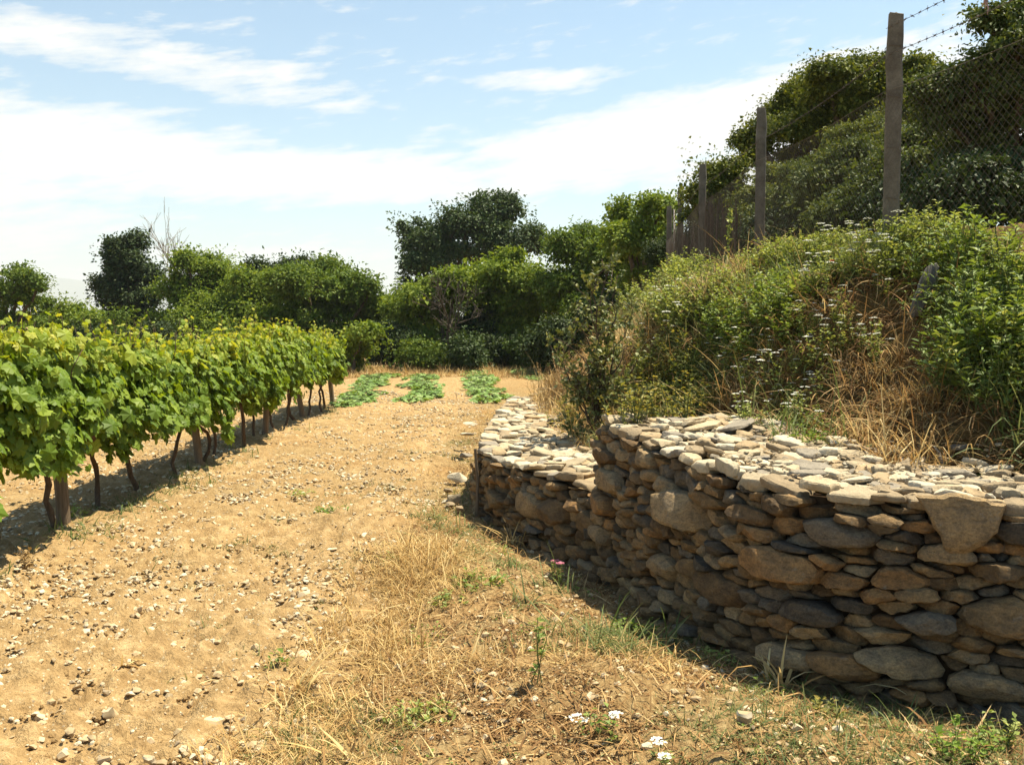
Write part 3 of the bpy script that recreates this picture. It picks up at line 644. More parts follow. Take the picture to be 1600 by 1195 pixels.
for i, y in enumerate(vys):
    zt = vine_top(y) + vr.normal(0, .06) + (.07 if y < 7.5 else 0); zb = .80 + vr.normal(0, .07) - .02 * (y - 7) - (.16 if y < 6.6 else 0)
    gx = float(ground_h(np.array(RX), np.array(y))); base = np.array([RX + vr.normal(0, .04), y, gx])
    root = empty('grapevine', base, vlab[i], 'grapevine', 'grapevines in the row')
    n = 1500 if y < 9 else 1200
    side = vr.choice([-1, 1, 0], n, p=[.32, .48, .2]); hh = vr.beta(1.15, 1.0, n)
    dy = vr.normal(0, .36, n); ylim = np.clip(dy, -.75, .75)
    bulge = .25 + .06 * np.sin(y * 3 + ylim * 5) + .06 * (fbm(ylim * 3 + y * 3, hh * 4, 8, 2) - .5) * 4
    hang = .34 * fbm((y + ylim) * 2.6, hh * 0, 14, 3) * 2 - .30
    pz = (zb - hang) + (zt - zb + hang) * hh + .34 * (fbm((y + ylim) * 2.4, hh * 0, 15, 3) - .5) * 1.1 * hh
    px = np.where(side == 0, vr.normal(0, .12, n), side * (bulge * (1 - .35 * hh ** 2) + vr.normal(0, .055, n)))
    P = np.column_stack([px, ylim, pz])
    nr = norm(np.column_stack([np.where(side == 0, vr.normal(0, .5, n), side * .8), vr.normal(0, .38, n), .55 + .3 * hh + vr.normal(0, .3, n)]))
    dr = norm(np.column_stack([side * .25 + vr.normal(0, .3, n), vr.normal(0, .45, n), -.75 + vr.normal(0, .35, n)]))
    young = np.clip((pz - (zt - .20)) / .22 + vr.normal(0, .16, n), 0, 1) * .75
    sz = .088 * vr.lognormal(0, .28, n) * (1 - .38 * young)
    stems = MB(); 
    for k in range(13):      # shoots standing above the row
        sy = vr.uniform(-.42, .42); Hs = .06 + .3 * vr.random() ** 1.8 * (1.2 if i in (2,) and k < 3 else 1) * (1 if k < 4 else .6); sx = vr.normal(0, .1)
        tip = np.array([sx + vr.normal(0, .07), sy + vr.normal(0, .08), zt + Hs]); b0 = np.array([sx, sy, zt - .25])
        tube(stems, wob(b0, tip, 5, .012, vr), np.linspace(.0035, .0012, 5), 4)
        q = 14; t = np.linspace(.1, 1, q); Pn = b0 + (tip - b0) * t[:, None] + vr.normal(0, .035, (q, 3))
        P = np.concatenate([P, Pn]); nr = np.concatenate([nr, norm(vr.normal(0, .6, (q, 3)) + [0, -.2, .6])]); dr = np.concatenate([dr, norm(vr.normal(0, .6, (q, 3)) + [0, 0, -.1])])
        young = np.concatenate([young, np.clip(.35 + .6 * t, 0, 1)]); sz = np.concatenate([sz, .085 * (1.1 - .65 * t) * vr.uniform(.8, 1.2, q)])
    P = P - [0, 0, gx]
    V, fs = scatter(GRAPE[0], GRAPE[1], P, frames(dr, nr), sz)
    kid('foliage', mesh_np('foliage', V, fs, M_VINE, {'young': np.repeat(young, len(GRAPE[0]))}), root)
    for k in range(9):      # canes
        b0 = np.array([vr.normal(0, .05), vr.uniform(-.4, .4), .66]); tube(stems, wob(b0, b0 + [vr.normal(0, .16), vr.normal(0, .15), vr.uniform(.4, .85)], 6, .02, vr), np.linspace(.006, .003, 6), 4)
    kid('canes', stems.mesh('canes', [M_VTRUNK], True), root)
    mb = MB(); bend = vr.normal(0, .07 if i % 3 else .12); t = np.linspace(0, 1, 9)
    head = np.array([vr.normal(0, .04), vr.normal(0, .16), .78])
    pts = np.column_stack([head[0] * t + bend * np.sin(t * 4.2) * .6, head[1] * t + bend * np.sin(t * 5.0 + i), -.08 + (head[2] + .08) * t]) + vr.normal(0, .011, (9, 3))
    r0 = vr.uniform(.014, .024); tube(mb, pts, r0 * (1.25 - .35 * t + .12 * np.sin(t * 23 + i)), 8)
    for s_ in (-1, 1): tube(mb, wob(pts[-1], pts[-1] + [vr.normal(0, .03), s_ * .42, vr.uniform(-.04, .08)], 6, .015, vr), np.linspace(r0 * .8, .006, 6), 6)
    kid('trunk', mb.mesh('trunk', [M_VTRUNK], True), root)
# posts and wire of the vine row
plist = [(95, 7.45, .05, 'thick weathered wooden post, nearest of the vine row'), (311, 10.55, .043, 'slightly leaning wooden vine post, second from the near end'), (412, 13.5, .042, 'wooden vine post, third from the near end'), (475, 16.2, .045, 'wooden vine post, fourth from the near end'), (521, 18.75, .046, 'wooden end post at the far end of the vine row')]
PB = []
for px, Y, r_, lab in plist:
    x = at(px, 700, Y)[0]; g0 = float(ground_h(np.array(x), np.array(Y))); mb = MB(); zt = min(1.5, vine_top(Y) - .02)
    t = np.linspace(0, 1, 12); ln = vr.normal(0, .025); tube(mb, np.column_stack([-ln * 2 * t * 1.5 + .006 * np.sin(t * 9), .01 * np.sin(t * 7), -.2 + (zt + .2) * t]), r_ * (1.06 - .14 * t + .03 * np.sin(t * 17)), 11)
    o = add('wooden_post', mb.mesh('wooden_post', [M_POST], True, R(50)), None, (x, Y, g0)); tag(o, lab, 'post', 'posts of the vine row'); PB.append((x, Y, g0))
m = N('galvanised_wire'); M_WIRE = m.pbr((.16, .15, .14), .5, None, .5); m.t.nodes['Principled BSDF'].inputs['Metallic'].default_value = .6
for zz, nm in ((.72, 'lowest wire strung along the vine posts, under the leaves'), (1.12, 'middle wire strung along the vine posts, among the leaves')):
    mb = MB(); P = [(RX, 4.2, zz)] + [(x + .05, y, zz + g0) for x, y, g0 in PB]; tube(mb, P, .0022, 5)
    tag(add('trellis_wire', mb.mesh('trellis_wire', [M_WIRE], True)), nm, 'wire', 'wires of the vine row')

# ---------------------------------------------------------------- crop rows
M_CROP = leaf_mat('squash_leaf', [(0, (.11, .20, .035)), (.6, (.18, .29, .065)), (1, (.28, .37, .13))], .25, .5, .3, per_object=True)
M_STEMG = leaf_mat('green_stem', [(0, (.06, .085, .025)), (1, (.12, .14, .05))], .1)
def squash(seed):
    r = np.random.default_rng(seed); root = empty('squash_plant', (0, 0, 0), '-', 'crop plant')
    n = 44; a = r.uniform(0, 6.28, n); q = .32 * r.random(n) ** .6; P = np.column_stack([q * np.cos(a), q * np.sin(a), .03 + .10 * r.random(n) * (1 - q)])
    dr = norm(np.column_stack([np.cos(a), np.sin(a), r.normal(-.1, .2, n)])); nr = norm(np.column_stack([np.cos(a) * .2, np.sin(a) * .2, np.ones(n)]) + r.normal(0, .3, (n, 3)))
    V, fs = scatter(GRAPE[0], GRAPE[1], P, frames(dr, nr), .10 * r.lognormal(0, .25, n)); kid('foliage', mesh_np('foliage', V, fs, M_CROP), root)
    mb = MB()
    for k in range(0, n, 2): tube(mb, [(0, 0, -.02), P[k] * [.5, .5, 1.1], P[k]], .006, 4)
    kid('stem', mb.mesh('stem', [M_STEMG]), root); return root
protos = [squash(s) for s in (1, 2, 3)]; first = [True] * 3; cr_ = np.random.default_rng(5)
for a, b, lab in (((556, 632), (596, 587), 'squash plant in the crop row nearest the vines'), ((655, 626), (662, 586), 'squash plant in the crop row running straight down the middle of the field'), ((774, 627), (742, 582), 'squash plant in the crop row beside the far wall'), ((842, 592), (800, 579), 'squash plant in the short crop row beyond the wall end')):
    A = onz(*a, .0); B = onz(*b, .0); L = np.hypot(*(B - A)[:2]); n = int(L / .36) + 2
    for k in range(n):
        p = A + (B - A) * (k / (n - 1)); x = p[0] + cr_.normal(0, .17); y = p[1] + cr_.normal(0, .12); j = int(cr_.integers(3)); z = float(ground_h(np.array(x), np.array(y))) + .01
        if first[j]:
            o = protos[j]; first[j] = False; o.location = (x, y, z); o['label'] = lab; o['group'] = 'squash plants in the crop rows'; o.rotation_euler.z = k
        else: dup(protos[j], (x, y, z), cr_.uniform(0, 6.28), cr_.uniform(.55, 1.25), lab, 'squash plants in the crop rows')
# ---------------------------------------------------------------- fence on the bank
m = N('fence_concrete'); P = m.obj(); nz = m.noise(9, 6, P, .65); nf = m.noise(80, 4, P, .7)
c = m.ramp(nz, [(.3, (.10, .085, .065)), (.55, (.155, .135, .105)), (.75, (.21, .185, .15))]); c = m.mix(.6, c, m.mix(1.0, c, m.ramp(nf, [(.3, (.7, .7, .7)), (.7, (1.25, 1.25, 1.25))]), 'MULTIPLY'))
M_CONC = m.pbr(c, .9, m.bump(m.math('ADD', nz, nf), .6, .01), .2)
m = N('rusty_wire'); M_RUST = m.pbr(m.ramp(m.noise(3, 4, m.pos()), [(.35, (.07, .048, .035)), (.65, (.12, .10, .08))]), .6, None, .4)
m = N('rusty_reed'); M_REED = m.pbr(m.ramp(m.island(), [(0, (.05, .032, .022)), (.6, (.095, .062, .042)), (1, (.17, .115, .08))]), .8, None, .2)
fp = [(2240, 4.0, 60, 0), (1400, 7.7, 25, 345), (1190, 12.4, 170, 415), (1098, 16.6, 257, 440), (1063.5, 20.3, 293, 450), (1046, 23.5, 322, 470)]
fence = empty('chain_link_fence', (0, 0, 0), 'long chain link fence with square concrete posts along the top of the bank', 'fence')
PT = []
for i, (px, Y, pt, pb) in enumerate(fp):
    T = at(px, pt, Y); x = T[0]; zt = T[2] if i else 4.05
    if i == 0: x = 3.25
    gz = float(hill_h(np.array(x), np.array(Y))); w = .062 * (1 if i < 3 else .95)
    rr = np.random.default_rng(i); ang = -math.atan2(x, Y) + rr.uniform(-.1, .1); mb = MB()
    hs = np.linspace(gz - .4, zt, 14); oc = np.array([(-1, -.8), (-.8, -1), (.8, -1), (1, -.8), (1, .8), (.8, 1), (-.8, 1), (-1, .8)]) * w
    rows = []
    for k, h in enumerate(hs):
        sc = (1.0 if k < 13 else .9) * (1 + .012 * rr.normal()); q = oc * sc; rows.append(np.column_stack([q[:, 0] * math.cos(ang) - q[:, 1] * math.sin(ang) + (h - gz) * rr.normal(0, .002), q[:, 0] * math.sin(ang) + q[:, 1] * math.cos(ang), np.full(8, h) + (rr.normal(0, .008, 8) if k == 13 else 0)]))
    V = np.concatenate(rows); a_ = np.arange(13)[:, None] * 8; b_ = np.arange(8)[None]; b2 = (b_ + 1) % 8
    mb.add(V, [np.stack([a_ + b_, a_ + b2, a_ + 8 + b2, a_ + 8 + b_], -1).reshape(-1, 4), np.array([[104 + k for k in range(8)]])])
    post = kid('post', mb.mesh('post', [M_CONC], False), fence, (x, Y, 0)); PT.append((x, Y, gz, zt))
    hb = MB(); tt = np.linspace(0, 1, 9)
    if i in (1,): tube(hb, np.column_stack([-.03 + .06 * tt, 0 * tt, zt + .028 * np.sin(tt * math.pi) - .004]), .004, 5)
    else: tube(hb, [(0, 0, zt - .02), (.005, 0, zt + .05), (.0, .01, zt + .09)], .0035, 5)
    kid('reinforcing_bar', hb.mesh('reinforcing_bar', [M_RUST]), post)
    for zz in np.linspace(gz + .5, zt - .25, 4):
        tw = MB(); tube(tw, [( w * 1.12 * math.cos(t_) * 1.1, w * 1.12 * math.sin(t_) * 1.1, zz + .01 * math.sin(t_ * 2)) for t_ in np.linspace(0, 6.3, 13)], .003, 4, cap=False); kid('tie_wire', tw.mesh('tie_wire', [M_RUST]), post)
PT = np.array(PT); 
def fence_pt(s):
    """point and heights along the fence, s in post intervals"""
    i = np.clip(s, 0, len(PT) - 1.0001); f_ = lambda k: np.interp(i, np.arange(len(PT)), PT[:, k]); return f_(0) - .075, f_(1), f_(2), f_(3)
def mesh_top(s): return np.interp(s, [0, 1, 2, 3, 4, 5], [3.30, 3.44, 3.66, 3.62, 3.6, 3.55]) - .05 * np.abs(np.sin(s * math.pi))
# chain link: two sets of slanting wires woven through each other
mb = MB(); cell = .075; S = []; ds = [np.hypot(PT[k + 1, 0] - PT[k, 0], PT[k + 1, 1] - PT[k, 1]) for k in range(5)]; cum = np.concatenate([[0], np.cumsum(ds)])
tot = cum[-1]; Hm = 1.75
for sgn in (-1, 1):
    for k0 in np.arange(-Hm * 1.4, tot + Hm * 1.4, cell):
        hh = np.linspace(0, 1, 25); dist = k0 + (sgn * hh * Hm * 1.3); ok = (dist >= 0) & (dist <= tot)
        if ok.sum() < 2: continue
        h_ = hh[ok]; s = np.interp(dist[ok], cum, np.arange(6)); x, y, g0, zt = fence_pt(s); mt = mesh_top(s)
        z = mt - Hm * (1 - h_); tube(mb, np.column_stack([x + sgn * .002, y, z]), .0011, 3, cap=False)
kid('chain_link', mb.mesh('chain_link', [M_RUST]), fence)
mb = MB(); s = np.linspace(0, 5, 120); x, y, g0, zt = fence_pt(s); tube(mb, np.column_stack([x, y, mesh_top(s) + .004]), .0028, 4); kid('tension_wire', mb.mesh('tension_wire', [M_RUST]), fence)
def barbed(zs, ss, name, sag):
    mb = MB(); s = np.linspace(ss[0], ss[1], 90); x, y, g0, zt = fence_pt(s); z = np.interp(s, *zs) - sag * np.abs(np.sin(s * math.pi)); P = np.column_stack([x, y, z])
    off = np.column_stack([.003 * np.sin(s * 260), 0 * s, .003 * np.cos(s * 260)]); tube(mb, P, .0026, 4)
    rr = np.random.default_rng(4); L = np.concatenate([[0], np.cumsum(np.linalg.norm(np.diff(P, axis=0), axis=1))])
    for t_ in np.arange(.06, L[-1], .115):
        c_ = np.array([np.interp(t_, L, P[:, k]) for k in range(3)]); tube(mb, [c_ - [0, .009, 0], c_ + [0, .009, 0]], .006, 5)
        for q in range(2): d_ = norm(rr.normal(0, 1, 3) * [1, .4, 1]) * .02; tube(mb, [c_ - d_, c_ + d_], .0016, 3)
    kid('barbed_wire', mb.mesh('barbed_wire', [M_RUST]), fence)
barbed(([0, 1, 2], [3.78, 3.93, 4.1]), (0, 1.0), 'a', .05)
barbed(([0, 1, 2, 5], [3.55, 3.72, 3.9, 3.9]), (0, 5), 'b', .05)
# rag of plastic on the barbed wire
p = at(1541, 2, 6.45); mb = MB(); 
for dx, L in ((0, .05), (.008, .085), (-.01, .03)): tube(mb, wob(np.array([dx, 0, .02]), np.array([dx * 2, .01, -L]), 6, .004, rng), np.linspace(.008, .003, 6), 5)
m = N('faded_plastic'); M_RAG = m.pbr((.35, .22, .2), .6)
tag(add('plastic_rag', mb.mesh('plastic_rag', [M_RAG], True), None, p), 'small torn pinkish rag caught on the barbed wire at the top edge', 'rag')
# rusty reed screen leaning on the far stretch of the fence
mb = MB(); rr = np.random.default_rng(12)
for s in np.arange(2.35, 5, .0032):
    x, y, g0, zt = fence_pt(np.array(s + rr.normal(0, .004))); top = np.interp(s, [2.1, 2.5, 3.0, 3.1, 3.6, 4, 5], [3.4, 3.3, 3.6, 3.3, 3.1, 3.45, 3.4]) + rr.normal(0, .12)
    if rr.random() < .35 + .4 * (fbm(np.array(s * 7), np.array(0.), 3, 2) > .55): continue
    tube(mb, wob((x + .12 + rr.normal(0, .02), y, g0 - .1), (x + .11 + rr.normal(0, .05), y + rr.normal(0, .06), top), 4, .012, rr), rr.uniform(.003, .006), 3)
tag(add('reed_screen', mb.mesh('reed_screen', [M_REED])), 'brown reed screen standing behind the chain link at its far end', 'screen')
p = at(1053, 330, 22.5); mb = MB(); g0 = float(hill_h(np.array(p[0]), np.array(22.5))); tube(mb, [(0, 0, g0 - .2), (-.01, 0, p[2] * .6), (-.05, 0, p[2])], .022, 7)
tag(add('pale_stake', mb.mesh('pale_stake', [M_DEAD], True), None, (p[0], 22.2, 0)), 'thin pale stake beside the farthest concrete post', 'stake')

# ---------------------------------------------------------------- weeds on the bank
M_WEED = leaf_mat('weed_leaf', [(0, (.16, .21, .045)), (.5, (.26, .315, .08)), (1, (.38, .40, .15))], .33, .55, .3, per_object=True)
M_WEED2 = leaf_mat('dark_weed_leaf', [(0, (.10, .155, .024)), (.6, (.17, .24, .042)), (1, (.26, .325, .085))], .3, .5, .35, per_object=True)
M_GLOSS = leaf_mat('glossy_leaf', [(0, (.09, .145, .03)), (.6, (.155, .225, .05)), (1, (.25, .31, .095))], .22, .32, .6, per_object=True)
M_LIME = leaf_mat('lime_leaf', [(0, (.11, .19, .025)), (1, (.20, .28, .05))], .4, .5, .3, per_object=True)
M_YEL = leaf_mat('yellowing_leaf', [(0, (.13, .15, .035)), (.6, (.22, .21, .05)), (1, (.34, .27, .075))], .35, .6, .2, per_object=True)
M_BUSH = leaf_mat('sapling_leaf', [(0, (.075, .10, .028)), (.6, (.14, .16, .05)), (1, (.30, .30, .14))], .22, .45, .4)
m = N('white_petal'); M_WHITE = m.pbr((.8, .8, .74), .7, None, .2, .25, (.8, .8, .7)); m = N('red_petal'); M_RED = m.pbr((.7, .07, .02), .6, None, .2, .4, (.9, .1, .02))
m = N('yellow_flower'); M_YFL = m.pbr((.75, .62, .05), .6, None, .2, .3, (.8, .7, .1)); m = N('pink_petal'); M_PINK = m.pbr((.62, .22, .3), .6, None, .2, .3, (.7, .25, .35))
M_DRYST = leaf_mat('dry_stem', [(0, (.20, .12, .055)), (1, (.42, .30, .15))], .15)

def weed(name, H, W, nst, nleaf, lsz, shape, lm, seed, flowers=0, fm=None, up=.35, stemm=None, cluster=False, cat='weed'):
    """a plant of many stems; foliage, stems and flower heads are its parts"""
    r = np.random.default_rng(seed); root = empty(name, (0, 0, 0), '-', cat); mb = MB(); P = []; Dr = []; Nr = []; S = []; heads = []
    for k in range(nst):
        a = r.uniform(0, 6.28); q = W * math.sqrt(r.random()); h = H * r.uniform(.6, 1.05) * (1 - .45 * (q / W) ** 2)
        b0 = np.array([q * .35 * math.cos(a), q * .35 * math.sin(a), -.05]); tip = np.array([q * math.cos(a), q * math.sin(a), h]); pts = wob(b0, tip, 6, .015 * H / .5, r)
        tube(mb, pts, np.linspace(.0045, .0018, 6) * (H / .5) ** .5, 4, cap=False)
        m_ = max(2, nleaf // nst); t = r.uniform(.12, 1, m_) ** .75
        if cluster: t = np.round(t * 7) / 7 
        for tt in t:
            i = min(int(tt * 5), 4); p = pts[i] + (pts[i + 1] - pts[i]) * (tt * 5 - i); aa = r.uniform(0, 6.28)
            d = np.array([math.cos(aa), math.sin(aa), up + r.normal(0, .3)]); P.append(p + d * lsz * .15); Dr.append(d); Nr.append([r.normal(0, .3), r.normal(0, .3), 1]); S.append(lsz * r.lognormal(0, .25) * (1.15 - .45 * tt))
        heads.append(tip)
    V, fs = scatter(shape[0], shape[1], np.array(P), frames(norm(np.array(Dr)), norm(np.array(Nr))), np.array(S))
    kid('foliage', mesh_np('foliage', V, fs, lm), root); kid('stem', mb.mesh('stem', [stemm or M_STEMG]), root)
    if flowers:
        for k in range(min(flowers, len(heads))):
            fb = MB()
            n = 26; R_ = r.uniform(.022, .045); a = r.uniform(0, 6.28, n); q = R_ * np.sqrt(r.random(n)); c = heads[k] + [0, 0, .03]
            Pn = c + np.column_stack([q * np.cos(a), q * np.sin(a), -q * .25]); V, fs = scatter(LEAF2[0] * [1.6, 1, 1] - [0, .5, 0], LEAF2[1], Pn, frames(norm(r.normal(0, 1, (n, 3)) * [1, 1, .15]), norm(r.normal(0, .25, (n, 3)) + [0, 0, 1])), r.uniform(.011, .017, n)); fb.add(V, fs); kid('flower_head', fb.mesh('flower_head', [fm]), root)
    return root
SPECIES = {}
def species(key, n, **kw):
    SPECIES[key] = [weed(seed=hash_(key) + k, **kw) for k in range(n)]
def hash_(s): return sum(ord(c) * (i + 3) for i, c in enumerate(s)) % 9973
species('leafy', 3, name='leafy_weed', H=.38, W=.27, nst=24, nleaf=440, lsz=.042, shape=LEAF2, lm=M_WEED)
species('dark', 2, name='leafy_weed', H=.44, W=.30, nst=26, nleaf=560, lsz=.05, shape=LEAF2, lm=M_WEED2)
species('umbel', 3, name='white_flowered_weed', H=.40, W=.24, nst=14, nleaf=220, lsz=.038, shape=LEAF2, lm=M_WEED, flowers=6, fm=M_WHITE)
species('gloss', 2, name='glossy_shrub', H=.62, W=.36, nst=30, nleaf=620, lsz=.06, shape=LANCE, lm=M_GLOSS, up=.55, cluster=True, cat='shrub')
species('yellow', 2, name='yellowing_herb', H=.36, W=.2, nst=16, nleaf=200, lsz=.034, shape=LEAF2, lm=M_YEL)
species('dry', 2, name='dry_weed', H=.6, W=.22, nst=12, nleaf=60, lsz=.035, shape=LEAF2, lm=M_DRYST, stemm=M_DRYST)
species('low', 3, name='low_weed', H=.07, W=.13, nst=22, nleaf=130, lsz=.026, shape=LEAF2, lm=M_WEED2)
species('lime', 2, name='lime_green_weed', H=.34, W=.22, nst=18, nleaf=240, lsz=.04, shape=LEAF2, lm=M_LIME)
used_once = set()
def put(key, x, y, sc, label, group, r, z=None):
    k = int(r.integers(len(SPECIES[key]))); proto = SPECIES[key][k]; z = float(surf(np.array(x), np.array(y))) if z is None else z
    if (key, k) not in used_once:
        used_once.add((key, k)); proto.location = (x, y, z - .02); proto.rotation_euler.z = r.uniform(0, 6.28); proto.scale = (sc,) * 3; proto['label'] = label
        if group: proto['group'] = group
        return proto
    return dup(proto, (x, y, z - .02), r.uniform(0, 6.28), sc, label, group)
pr = np.random.default_rng(77)
def hill_only(x, y):
    d = inside(x, y)[0]; return np.where(d > .06, hill_h(x, y), -9)
# zones in the photograph: polygon test by boxes (x0, y0, x1, y1, key, how many, scale, label, group)
ZONES = [
 (1180, 300, 1420, 420, 'leafy', 17, .9, 'pale leafy weed on the bank crest around the foot of the nearest concrete posts', 'leafy weeds at the fence foot'),
 (1420, 290, 1600, 430, 'leafy', 20, .9, 'leafy weed on the upper bank right of the nearest concrete post', 'leafy weeds on the upper right bank'),
 (1060, 400, 1260, 500, 'leafy', 22, .9, 'pale leafy weed on the crest of the bank below the far fence posts', 'leafy weeds below the far posts'),
 (1260, 380, 1420, 470, 'umbel', 10, .95, 'white flowered weed high on the bank between leafy weeds', 'white flowered weeds high on the bank'),
 (1080, 470, 1240, 560, 'dark', 13, .95, 'dark leafy weed in the middle of the bank, left of the bare brown patch', 'dark weeds in the middle of the bank'),
 (1100, 540, 1300, 620, 'umbel', 11, .8, 'white flowered weed on the lower bank above the terrace', 'white flowered weeds on the lower bank'),
 (1230, 480, 1380, 560, 'umbel', 6, .7, 'white flowered weed among brown grass on the middle bank', 'white flowered weeds in brown grass'),
 (1480, 520, 1600, 640, 'gloss', 9, .8, 'glossy narrow leaved shrub low on the right of the bank', 'glossy shrubs low on the right bank'),
 (1450, 400, 1600, 520, 'gloss', 8, .75, 'glossy narrow leaved shrub above the others at the right of the bank', 'glossy shrubs high on the right bank'),
 (1460, 285, 1600, 330, 'leafy', 12, 1.5, 'tall leafy weed growing up against the chain link at the right edge', 'tall weeds against the chain link'),
 (1560, 240, 1600, 330, 'lime', 4, 1.2, 'lime green weed at the right edge by the chain link', 'lime weeds at the right edge'),
 (1000, 540, 1120, 650, 'yellow', 20, 1.1, 'yellowing herb on the lower bank behind the tall wall corner', 'yellowing herbs behind the wall corner'),
 (990, 470, 1090, 560, 'umbel', 8, .9, 'white flowered weed on the bank just right of the sapling', 'white flowered weeds by the sapling'),
 (1000, 560, 1120, 640, 'leafy', 10, .8, 'leafy weed between yellowing herbs behind the wall corner', 'leafy weeds behind the wall corner'),
 (960, 420, 1080, 500, 'leafy', 16, 1.1, 'leafy weed at the far end of the bank, beyond the sapling', 'leafy weeds at the far bank end'),
 (990, 400, 1050, 450, 'lime', 7, 1.8, 'tall bright lime green weed at the far end of the bank', 'lime weeds at the far bank end'),
 (840, 585, 900, 640, 'dry', 14, 1.0, 'dry brown weed behind the low wall, left of the sapling', 'dry weeds left of the sapling'),
 (870, 600, 1000, 690, 'yellow', 12, .9, 'yellowing herb around the foot of the sapling', 'yellowing herbs under the sapling'),
 (1225, 655, 1300, 690, 'lime', 4, .6, 'low lime green weed at the back of the tall wall top', 'lime weeds at the back of the wall top'),
 (1290, 560, 1440, 660, 'dry', 7, .55, 'dry brown weed on the bare brown patch of the bank', 'dry weeds on the brown patch'),
 (1160, 620, 1260, 660, 'umbel', 6, .7, 'white flowered weed in the hollow at the foot of the bank', 'white flowered weeds in the hollow'),
]
for x0, y0, x1, y1, key, n, sc, lab, grp in ZONES:
    got = 0; tries = 0; taken = []
    while got < n and tries < n * 6:
        tries += 1; p = cast(pr.uniform(x0, x1), pr.uniform(y0, y1) + 14, hill_only, 3.2, 30, 500)[0]
        if np.isnan(p[0]) or any(math.hypot(p[0] - a, p[1] - b) < .13 for a, b in taken): continue
        if p[0] > 3.35 + 0 and key != 'lime': p[0] = 3.15
        taken.append((p[0], p[1])); put(key, p[0], p[1], sc * pr.uniform(.75, 1.2), lab, grp, pr); got += 1
for k in range(12):     # tall growth against the fence at the right
    y = pr.uniform(5.2, 6.9); x = min(3.12, .53 * y + pr.uniform(-.22, .15)); put('dark' if k % 3 else 'leafy', x, y, pr.uniform(.95, 1.35), 'tall leafy weed growing up against the chain link at the right edge', 'tall weeds against the chain link', pr)
for k in range(34):     # low weeds dotted over the verge
    while True:
        y = 3.1 * (9 / 3.1) ** pr.random(); x = pr.uniform(-1.0, 1.6)
        if inside(np.array(x), np.array(y))[0] < -.3 and x > -.62 + .2 * math.sin(y * 2): break
    put('low', x, y, pr.uniform(.5, 1.15), 'low green weed spread flat in the dry grass of the verge', 'low weeds in the verge', pr)
# protos that were not needed
for key, L in SPECIES.items():
    for k, o in enumerate(L):
        if (key, k) not in used_once:
            for c in KIDS[o.name]: bpy.data.objects.remove(c)
            bpy.data.objects.remove(o)
# a poppy
p = cast(1300, 440, hill_only)[0]; root = empty('poppy', p, 'single red poppy among the weeds below the nearest concrete post', 'flower'); mb = MB(); tube(mb, [(0, 0, -.05), (.01, 0, .08), (0, -.01, .15)], .0025, 4); kid('stem', mb.mesh('stem', [M_STEMG]), root)
V, fs = scatter(LEAF[0] * [1.6, 1, 1], LEAF[1], np.tile([0, -.01, .15], (6, 1)), frames(norm(np.column_stack([np.cos(np.arange(6)), np.sin(np.arange(6)), np.full(6, .6)])), np.tile([0, 0, 1.], (6, 1)) + rng.normal(0, .2, (6, 3))), np.full(6, .035)); kid('flower_head', mesh_np('flower_head', V, fs, M_RED), root)
# grey weathered slab leaning in the weeds
p = cast(1440, 490, hill_only)[0]; rr = np.random.default_rng(31)
sl = np.array([(-.045, -.22), (.04, -.21), (.045, .15), (.015, .21), (-.04, .17)]); c_, V, f_ = stone_local(sl, .035, rr, gap=0, flat=True, round_=.1, cuts=3); V = V - V.mean(0)
m = N('grey_board'); nz = m.noise(6, 6, m.obj((10, 1.2, 10)), .7); M_GREY = m.pbr(m.ramp(nz, [(.3, (.055, .048, .04)), (.7, (.14, .125, .105))]), .85, m.bump(nz, .6, .01))
o = add('leaning_board', mesh_np('leaning_board', V, f_, M_GREY, None, True, R(30)), None, (p[0], p[1] - .06, p[2] + .16)); o.rotation_euler = (R(70), R(0), R(-12)); o.rotation_euler.rotate_axis('Z', R(-22))
tag(o, 'grey weathered board leaning in a dark hollow of the bank', 'board')

# ---------------------------------------------------------------- sapling on the low wall
rr = np.random.default_rng(44); B = onz(928, 692, .5); B[2] = float(surf(np.array(B[0]), np.array(B[1])))
root = empty('sapling', B, 'dark leaved sapling with spreading branches standing behind the low wall', 'sapling'); mb = MB(); tw = []; Y = B[1]
tips = [(940, 405), (958, 415), (925, 445), (870, 560), (900, 520), (945, 470), (965, 430), (985, 540), (1005, 560), (900, 610), (950, 560), (880, 600), (1000, 610), (930, 520), (960, 500), (860, 540), (915, 560), (935, 430), (990, 480), (975, 600), (905, 480)]
tube(mb, wob(np.array([0, 0, -.1]), np.array([.04, 0, .35]), 5, .01, rr), np.linspace(.028, .022, 5), 8)
tb = mb; bb = MB()
for k, (px, py) in enumerate(tips):
    T = at(px, py, Y + rr.normal(0, .25)) - B; s0 = np.array([.03, 0, rr.uniform(.05, .35)]); pts = wob(s0, T, 8, .025, rr) + np.column_stack([0 * np.arange(8), 0 * np.arange(8), .06 * np.sin(np.linspace(0, 3.1, 8))]); tube(bb, pts, np.linspace(.012, .003, 8), 5)
    for q in range(9):
        i = rr.integers(2, 8); e = pts[i] + norm(rr.normal(0, 1, 3) + [0, 0, .3]) * rr.uniform(.1, .3); tube(bb, wob(pts[i], e, 4, .008, rr), np.linspace(.004, .0015, 4), 4); tw.append((pts[i], e))
for k in range(32):     # suckers round the foot
    a = rr.uniform(0, 6.28); e = np.array([math.cos(a) * rr.uniform(.05, .3), math.sin(a) * rr.uniform(.05, .3), rr.uniform(.05, .38)]); tw.append((e * [.6, .6, .2], e)); tube(bb, [e * [.5, .5, 0], e], .0025, 4)
P = []; Dr = []
for a, e in tw:
    for q in range(15): t = rr.uniform(.15, 1.08); P.append(a + (e - a) * t + rr.normal(0, .012, 3)); Dr.append(norm(e - a) * .4 + rr.normal(0, .6, 3))
